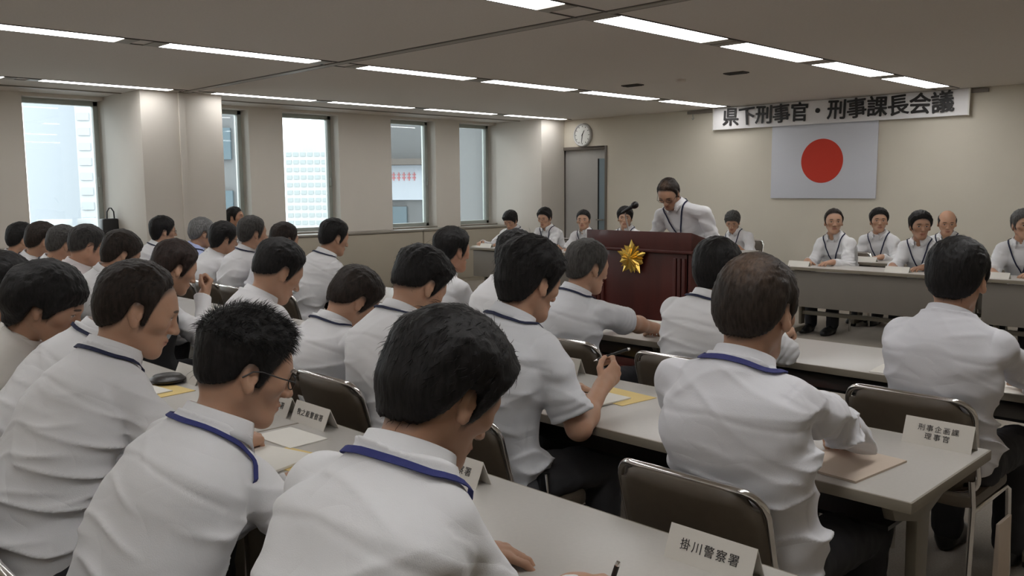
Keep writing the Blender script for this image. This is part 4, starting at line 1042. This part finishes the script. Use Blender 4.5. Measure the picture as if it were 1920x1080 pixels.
P('woman', 'person with short black bob haircut and cream blouse at left edge', (-3.42, .62), 'chair of the person with the black bob', pitch=28, hyaw=-30, sleeve='long', fem=True, **desk(-3.40, 1.03),
  hair=dict(line='tuck', top=.024, side=.024, back=.018, front=.020, rough=.003, blades=900, blen=.03, bup=.08, part=-.4), hair_col=K, shirt=(.73, .70, .655), vs=NEAR, hs=1.06)
P('edge0', 'person cut by the left picture edge, only dark hair and white shoulder showing', (-4.05, .66), 'chair of the person cut by the left picture edge', pitch=18, sleeve='long', **desk(-4.02, 1.03),
  hair=dict(line='full', top=.02, side=.014), hair_col=K, vs=FAR)
# row B
P('BR', 'heavy person in white shirt with thinning brown hair at middle table end', (-1.14, 2.06), 'chair with wide brown back in front of the nearest name plate', (-1.19, 1.81), pitch=12, hyaw=4, sleeve='long',
  R=dict(at=(-1.05, 2.52, .755), fwd=(-.8, .5, -.05), pose='pen', elbow=(1, .2, -.3)), L=dict(at=(-1.36, 2.36, .738), fwd=(.5, .8, -.1)),
  hair=dict(line='short', top=.012, side=.009, rough=.003, blades=900, blen=.016, bup=.2, comb=back), hair_col=(.026, .019, .015), thin=((.01, -.075, .085), (.04, .04, .04)), lanyard=(.04, .045, .17), lan_w=.015, vs=NEAR, hs=1.12, fat=1.10, shirt=(.71, .71, .745), folds=2.0)
P('B990', 'person in short sleeved polo shirt holding a pen up at middle table', (-2.10, 2.02), 'chair behind the person in the short sleeved polo', (-2.11, 1.83), pitch=20, hyaw=-6, sleeve='short',
  R=dict(at=(-1.92, 2.36, .80), fwd=(.05, .85, .5), palm=(-1, 0, 0), pose='pen', elbow=(.45, -.4, -1)), L=dict(at=(-2.22, 2.46, .738), fwd=(.4, .85, -.1)),
  hair=dict(line='full', top=.030, side=.014, rough=.004, blades=1500, blen=.03, bup=.25, comb=back), hair_col=K, lanyard=NAVY, lan_w=.011, vs=NEAR, hs=1.06, shirt=(.67, .68, .71), trouser=(.05, .05, .055))
P('B785', 'person with combed-forward black hair bent over middle table, dark lanyard', (-2.68, 2.03), 'brown chair right beside the two name plates, nearer one', (-2.84, 1.83), pitch=38, hyaw=-4, sleeve='long', **desk(-2.68, 2.22),
  hair=dict(line='fade', top=.030, side=.010, front=.040, rough=.004, blades=1200, blen=.028, bup=.2, comb=fwdc), hair_col=K, lanyard=NAVY, lan_w=.010, vs=.0055, hs=1.08, hunch=.03)
P('B660', 'person bowed deepest with face near the table, left of combed-forward black hair', (-3.12, 1.99), 'brown chair right beside the two name plates, farther one', (-3.25, 1.83), pitch=46, hyaw=-8, sleeve='long', **desk(-3.12, 2.26),
  hair=dict(line='short', top=.022, side=.010, rough=.003, blades=600, blen=.02, bup=.3), hair_col=BR, lanyard=NAVY, lan_w=.010, vs=.0055, hs=1.08, hunch=.02)
P('B517', 'person with cropped hair and shaved neck looking down, no lanyard, middle row', (-3.55, 1.99), 'brown chair of the cropped hair person in the middle row', (-3.72, 1.83), pitch=32, hyaw=-4, sleeve='long', **desk(-3.54, 2.22),
  hair=dict(line='fade', top=.020, side=.006, rough=.003, blades=600, blen=.018, bup=.4), hair_col=K, vs=MID, hs=1.08, hunch=.02)
P('B328', 'person in black vest over white shirt raising one hand to the chin', (-4.52, 1.80), 'chair of the person in the black vest', pitch=26, hyaw=-4, sleeve='long', vest=(.012, .012, .013),
  R=dict(at=(-4.54, 2.14, .93), fwd=(-.1, .5, .8), palm=(-.3, -.9, .3), pose='fist', elbow=(.5, .2, -1)), L=dict(at=(-4.66, 2.30, .738)),
  hair=dict(line='short', top=.022, side=.012), hair_col=(.020, .012, .010), vs=MID, hs=1.06)
P('B228', 'person with dark full hair bending forward, right of the shaved-sides stout person', (-5.68, 2.0), 'chair of the dark haired person right of the stout one', pitch=28, hyaw=-4, sleeve='long', **desk(-5.66, 2.22), hair=dict(line='full', top=.022, side=.012), hair_col=BR, vs=FAR, hs=1.06)
P('B165', 'stout person with grey shaved sides and pale pink shirt near the windows', (-6.22, 2.0), 'chair of the stout person in pale pink shirt', pitch=16, hyaw=-2, sleeve='long', **desk(-6.2, 2.22), hair=dict(line='fade', top=.010, side=.004), hair_col=DG, shirt=(.72, .67, .68), fat=1.18, jowl=1.2, vs=FAR, hs=1.12, skin=(.50, .29, .20), glasses=True)
P('B120', 'person with greying hair half hidden behind the stout person in pink', (-6.74, 2.0), 'chair of the greying person behind the stout one', pitch=20, sleeve='long', **desk(-6.7, 2.22), hair=dict(line='short', top=.016, side=.009), hair_col=(.05, .048, .046), lanyard=NAVY, vs=FAR)
P('B75', 'person with short dark hair and dark lanyard, second from left in far left group', (-7.22, 2.0), 'chair of the second person from left in far left group', pitch=18, sleeve='long', **desk(-7.2, 2.22), hair=dict(line='short', top=.014, side=.008), hair_col=BR, lanyard=NAVY, vs=FAR, hs=1.08)
P('B40', 'person with round dark hair, leftmost of the far left group', (-7.84, 2.02), 'chair of the leftmost person in the far left group', pitch=16, sleeve='long', **desk(-7.8, 2.22), hair=dict(line='short', top=.018, side=.010), hair_col=K, vs=FAR)
# row C
P('C1795', 'person seen squarely from behind at the farthest audience table, right side', (-1.08, 3.31), 'chair with brown back behind the name plate with two lines', (-1.13, 3.07), pitch=8, hyaw=2, sleeve='long',
  R=dict(at=(-.90, 3.73, .742), fwd=(-.4, .9, -.1), pose='rest', elbow=(.55, -.1, -1)), L=dict(at=(-1.20, 3.76, .738), fwd=(.5, .8, -.1), elbow=(.05, -.5, -1)),
  hair=dict(line='short', top=.016, side=.008, rough=.003, blades=700, blen=.018, bup=.3), hair_col=K, vs=.005, hs=1.10, shirt=(.69, .69, .73), fat=1.02)
P('C1345', 'person with plain black hair left of the heavy brown haired one', (-2.14, 3.34), 'brown chair half hidden by the polo pen holder and heavy person', (-2.08, 3.06), pitch=12, hyaw=2, sleeve='long',
  R=dict(at=(-2.0, 3.74, .80), fwd=(.45, .75, .3), palm=(-.3, 0, -1), pose='fist', elbow=(.9, 0, -.6)), L=dict(at=(-2.30, 3.80, .738)),
  hair=dict(line='full', top=.020, side=.011, rough=.003, blades=500, blen=.018, bup=.3), hair_col=K, lanyard=NAVY, lan_w=.011, vs=MID, hs=1.08)
P('C1100', 'person with greying hair in short sleeves directly before the lectern', (-2.86, 3.26), 'brown chair behind the greying short sleeved person', (-2.72, 3.06), pitch=14, hyaw=-14, sleeve='short',
  R=dict(at=(-2.70, 3.80, .745), fwd=(-.7, .7, -.05), pose='pen', elbow=(.9, .1, -.5)), L=dict(at=(-3.0, 3.80, .738), fwd=(.5, .8, -.1)),
  hair=dict(line='short', top=.014, side=.008, rough=.003, blades=500, blen=.014, bup=.3), hair_col=(.05, .047, .044), lanyard=NAVY, lan_w=.011, vs=MID, hs=1.06, shirt=(.68, .69, .72))
P('C980', 'person hidden behind the black haired polo wearer, only rough hair top showing', (-3.30, 3.26), 'chair of the person hidden behind the polo wearer', pitch=20, sleeve='long', **desk(-3.28, 3.68), hair=dict(line='full', top=.026, side=.012, rough=.005), hair_col=K, vs=FAR, hs=1.06)
P('C848', 'person with short upswept black hair, left of the lectern in farthest row', (-4.04, 3.30), 'chair of the upswept haired person left of the lectern', pitch=8, hyaw=-4, sleeve='long', **desk(-4.02, 3.68), hair=dict(line='short', top=.022, side=.009, front=.03, blades=400, blen=.018, bup=.5, comb=back), hair_col=K, vs=MID, hs=1.06, skin=(.50, .28, .19))
P('C625', 'slim person sitting upright with narrow head beside the window cabinet', (-5.52, 3.36), 'chair of the slim upright person beside the window cabinet', pitch=18, hyaw=-6, sleeve='long', **desk(-5.5, 3.68), hair=dict(line='short', top=.018, side=.008), hair_col=K, lanyard=NAVY, vs=MID, skin=(.42, .25, .17))
P('C533', 'person with dark hair half hidden behind the cropped haired one', (-6.02, 3.28), 'chair of the half hidden dark haired person', pitch=14, sleeve='long', **desk(-6.04, 3.68), hair=dict(line='short', top=.014, side=.009), hair_col=BR, vs=FAR, shirt=(.62, .62, .66), fat=.9)
P('C475', 'person with grey-brown hair sitting straight, dark lanyard at collar, before column', (-6.47, 3.30), 'chair of the straight sitting grey-brown haired person', pitch=6, hyaw=-4, sleeve='long', **desk(-6.44, 3.68), hair=dict(line='short', top=.013, side=.008), hair_col=(.045, .042, .04), lanyard=NAVY, vs=FAR, hs=1.08, fat=.94)
P('C420', 'person in glasses with black hair beside the straight sitting grey-brown one', (-6.93, 3.28), 'chair of the black haired person in glasses before the column', pitch=14, hyaw=-4, sleeve='long', glasses=True, **desk(-6.86, 3.68), hair=dict(line='full', top=.018, side=.011), hair_col=K, vs=FAR, hs=1.06)
P('C378', 'grey haired person in a light blue shirt', (-7.48, 3.28), 'chair of the light blue shirt wearer', pitch=14, hyaw=-4, sleeve='long', glasses=True, **desk(-7.46, 3.68), hair=dict(line='short', top=.016, side=.011), hair_col=(.13, .13, .13), shirt=(.40, .46, .72), vs=FAR, lanyard=NAVY)
P('C305', 'person in glasses with black hair sitting in front of the wide column', (-8.04, 3.28), 'chair of the black haired person in glasses nearest the column', pitch=6, hyaw=-8, sleeve='long', glasses=True, **desk(-8.0, 3.68), hair=dict(line='full', top=.020, side=.010), hair_col=K, vs=FAR, lanyard=NAVY)
P('far440', 'person with reddish face sitting by the window behind the column edge', (-10.08, 5.16), 'chair by the window behind the column edge', pitch=-2, hyaw=-20, sleeve='long', R=dict(at=(-9.95, 5.55, .56)), L=dict(at=(-10.2, 5.55, .56)), hair=dict(line='short', top=.012, side=.008), hair_col=K, vs=FAR, skin=(.48, .27, .18), yaw=-.5)
# speaker at the lectern
P('speaker', 'person standing at the lectern, reading with bowed head and glasses', (-4.20, 6.40), None, facing_back=True, pitch=42, hyaw=12, sleeve='long', stand=True, glasses=True,
  R=dict(at=(-4.47, 6.10, .95), fwd=(.1, -.9, .1), pose='rest', elbow=(.3, -.6, -.2)), L=dict(at=(-3.97, 6.10, .93), fwd=(-.1, -.9, .1), pose='rest', elbow=(.15, -.7, -.2)),
  hair=dict(line='receding', top=.010, side=.008), hair_col=BR, lanyard=NAVY, lan_w=.013, vs=MID, hs=1.02, hunch=.02, thin=((0, .03, .12), (.03, .03, .03)))
# people facing the audience
f = dict(facing_back=True, vs=.0062, lanyard=NAVY, lan_w=.012, seatz=-.03)
P('L955', 'person writing with lowered head, leftmost at the front left table', (-8.80, 8.92), 'chair of the leftmost writer at the front left table', pitch=30, hyaw=16, sleeve='long', R=dict(at=(-8.98, 8.36, .742), fwd=(.2, -.9, -.1), pose='pen'), L=dict(at=(-8.62, 8.38, .738), fwd=(-.5, -.8, -.1)), hair=dict(line='full', top=.026, side=.012), hair_col=K, **f)
P('L1020', 'person with dark lanyard second from left at the front left table', (-8.12, 8.92), 'chair second from left at the front left table', pitch=16, hyaw=16, sleeve='long', **facing(-8.12, 8.49), hair=dict(line='short', top=.022, side=.009), hair_col=K, **f)
P('L1095', 'person with cropped hair in front of the door, beside the lectern', (-7.42, 8.92), 'chair in front of the door beside the lectern', pitch=2, hyaw=30, sleeve='short', **facing(-7.42, 8.49), hair=dict(line='fade', top=.012, side=.006), hair_col=K, **f)
P('L1170', 'person with centre parted hair behind the microphone', (-6.75, 8.92), 'chair of the person behind the microphone', pitch=4, hyaw=34, sleeve='long', **facing(-6.75, 8.49), hair=dict(line='full', top=.026, side=.012), hair_col=K, **f)
P('R1375', 'grey haired person in short sleeves writing by the front wall, right of speaker', (-5.96, 10.14), 'chair by the front wall right of the speaker', pitch=26, hyaw=22, sleeve='short', R=dict(at=(-6.0, 9.74, .742), fwd=(.8, -.5, -.05), pose='pen'), L=dict(at=(-5.76, 9.76, .738), fwd=(-.7, -.6, -.05)), hair=dict(line='full', top=.022, side=.010, rough=.005), hair_col=(.06, .058, .056), **f)
P('R1563', 'person with high forehead at the left end of the right front table', (-4.03, 8.92), 'chair at the left end of the right front table', pitch=2, hyaw=32, sleeve='long', **facing(-4.03, 8.55, .14, .12), hair=dict(line='receding', top=.010, side=.007), hair_col=BR, card=False, hs=1.06, **{k: v for k, v in f.items()})
P('R1648', 'person in second row with neat dark hair and name card lanyard', (-3.95, 9.84), 'chair of the neat haired person in the second row', pitch=0, hyaw=30, sleeve='long', card=True, **facing(-3.95, 9.49), hair=dict(line='short', top=.022, side=.009), hair_col=K, hs=1.06, **f)
P('R1725', 'person with thick black hair and tanned face at the right front table', (-3.16, 8.90), 'chair of the tanned person at the right front table', pitch=4, hyaw=34, sleeve='long', card=True, **facing(-3.16, 8.55, .15, .12), hair=dict(line='short', top=.024, side=.012), hair_col=K, hs=1.08, skin=(.38, .22, .145), **f)
P('R1778', 'bald person half hidden in the second row on the right', (-3.25, 9.86), 'chair of the bald person in the second row', pitch=14, hyaw=26, sleeve='long', **facing(-3.25, 9.49), hair=dict(line='short', top=.004, side=.005, bald=((0, .02, .085), (.085, .115, .075)), stub=.4), hair_col=DG, hs=1.06, skin=(.52, .31, .21), **f)
P('R1915', 'grey haired person cut by the right picture edge', (-2.27, 8.90), 'chair of the person cut by the right picture edge', pitch=4, hyaw=36, sleeve='long', **facing(-2.27, 8.55, .17, .12), hair=dict(line='short', top=.02, side=.009), hair_col=(.09, .088, .086), hs=1.06, **f)
# ------------------------------------------------------------------ things on the tables
name_plate('folded name plate reading 掛川警察署 at the bottom of the picture', -.955, 1.545, .70, ['掛川警察署'], .026, .0)
name_plate('small name plate half hidden by the cheek of the largest front figure', -1.77, 1.545, .70, ['　　警察署'], .026, .0)
name_plate('folded name plate reading 牧之原警察署 in front of two brown chairs', -2.55, 1.575, .70, ['牧之原警察署'], .024, .0)
name_plate('name plate beside glasses of the spiky haired one, ending 警察署', -2.79, 1.575, .70, ['　　警察署'], .026, .0)
name_plate('tiny name plate beyond the dark speckled pouch', -3.52, 1.585, .70, [], .026, .0)
name_plate('folded name plate with two text lines 刑事企画課 理事官 at the right table end', -.925, 2.775, .70, ['刑事企画課', '理事官'], .022, -.02, .102, .078)
name_plate('name plate between the polo wearer and the greying short sleeved one', -2.50, 2.80, .70, ['　　警察署'], .026, .0)
for lab, x, y in [('white name plate before the high forehead person, right front table', -4.14, 8.2), ('white name plate before the tanned person, right front table', -3.17, 8.2), ('long white name plate at the right picture edge, right front table', -2.34, 8.2), ('white paper sign before the neat haired person in second row', -3.86, 9.14), ('white name plate at the left end of the front left table', -8.66, 8.14)]:
    name_plate(lab, x, y, .70, [], .02, 0, .11, .05, 'paper')
sheet('document', 'white sheet beyond the folded hands of the spiky haired person', 'document', (-2.46, 1.43), .21, .14, 'paper', .05, .003)
sheet('envelope', 'yellow manila envelope beside the hands of the spiky haired person', 'envelope', (-2.24, 1.315), .24, .16, 'manila', .2, .0015)
sheet('booklet', 'white booklet under the hands of the spiky haired person', 'booklet', (-2.30, 1.265), .22, .17, 'paper', .25, .007, .7025)
sheet('document', 'white sheet left of the seam between two nearest tables', 'document', (-2.86, 1.42), .21, .20, 'paper', .08, .004)
sheet('envelope', 'yellow envelope with white booklet in front of the receding haired person', 'envelope', (-3.44, 1.42), .24, .17, 'manila', .1, .002)
sheet('booklet', 'white booklet lying on the yellow envelope of the receding haired person', 'booklet', (-3.47, 1.37), .20, .13, 'paper', .1, .004, .703)
sheet('envelope', 'yellow manila envelope under the forearm of the pen holder in polo', 'envelope', (-2.05, 2.60), .25, .19, 'manila', -.1, .0015)
sheet('booklet', 'white booklet beside the raised pen of the polo wearer', 'booklet', (-2.08, 2.52), .20, .17, 'paper', -.05, .005, .7025)
sheet('folder', 'beige folder under the elbow of the heavy person at the table end', 'folder', (-1.05, 2.41), .21, .28, 'folder', -.10, .006)
sheet('document', 'white sheet on table before the greying short sleeved person', 'document', (-3.08, 4.15), .22, .18, 'paper', .0, .004)
sheet('document', 'white sheet at the right edge under the arm of the person seen squarely behind', 'document', (-1.02, 3.78), .21, .24, 'paper', .05, .003)
sheet('document', 'white sheet left of the person seen squarely from behind', 'document', (-1.46, 3.80), .16, .20, 'paper', .1, .003)
sheet('document', 'white sheet beneath the hand of the person left of the heavy one', 'document', (-2.2, 3.95), .21, .26, 'paper', .0, .003)
sheet('document', 'white sheet before the leftmost writer at the front left table', 'document', (-8.9, 8.28), .21, .2, 'paper', 0, .003)
t = thing('pouch', 'dark speckled oval pouch on the nearest table at left', 'pouch', (-3.55, 1.50, .70))
m = MB(); m.lathe([(0, .001), (.045, .001), (.068, .012), (.070, .022), (.055, .036), (.025, .042), (0, .042)], 28); m.build('shell', M['speckle'], t, smooth=True)
m = MB(); m.tube([(.0705 * math.cos(a), .0705 * math.sin(a), .020) for a in np.linspace(0, 2 * math.pi, 28, endpoint=False)], .0022, 6, True); m.build('zip', M['dark_metal'], t, smooth=True)
def held_pen(key, lab, i=0, ln=.14, up=(0, -.35, .9), mt='black'):
    q = PEOPLE[key][1]; inf = q['arms'][i]['info']; w = lambda p: q['loc'] + q['Rw'] @ p
    c = w((inf['thumb_tip'] + inf['index_tip']) / 2); d = nrm(np.array(up)); pen(lab, c - d * .035, c + d * (ln - .035), mt)
held_pen('P1', 'black pen upright in the hand of the largest front figure', up=(.25, .1, .9))
held_pen('B990', 'dark pen held up by the polo wearer', up=(.55, .35, .25))
held_pen('P3', 'dark pen in the hand of the receding haired person', up=(-.1, -.3, .9))
held_pen('L955', 'dark pen of the leftmost writer at the front left table', up=(0, .2, .95))
t = thing('bag', 'black bag with loop handle standing on the window cabinet', 'bag', (-10.60, 3.885, .88), .0)
m = MB(); m.prism([(-.10, 0), (.10, 0), (.092, .30), (-.092, .30)], 0, -.06, .06); m.build('body', M['black'], t, bevel=.02, smooth=True)
m = MB(); m.tube([(0, -.02, .29), (0, -.015, .38), (0, .01, .42), (0, .035, .42), (0, .06, .38), (0, .065, .29)], .008, 8); m.build('handle', M['black'], t, smooth=True)
m = MB(); m.box(.061, .068, -.07, .07, .04, .16); m.build('pocket', M['dark_metal'], t, bevel=.006)
t = thing('document_bag', 'thin pale folder standing on floor beside the rightmost chair', 'folder', (-.888, 3.36, 0), .0)
m = MB(); m.hexa([(-.012, -.07, .002), (.012, -.07, .002), (.012, .07, .002), (-.012, .07, .002)], [(-.006, -.07, .31), (.006, -.07, .31), (.006, .07, .31), (-.006, .07, .31)]); m.build('cover', M['folder'], t, bevel=.003)
m = MB(); m.box(-.0085, .0085, -.071, .066, .0, .012); m.build('spine', M['trim'], t)
# key holder on the belt of the pen holder
t = PEOPLE['B990'][0]
m = MB(); m.box(.172, .200, .0, .05, .44, .56); o = m.build('key_pouch', M['leather'], t, bevel=.008)
m = MB(); m.tube([(.203, .02, .56), (.206, .025, .50), (.204, .02, .45), (.206, .03, .43)], .004, 8); m.build('key_clip', M['chrome'], o, smooth=True)
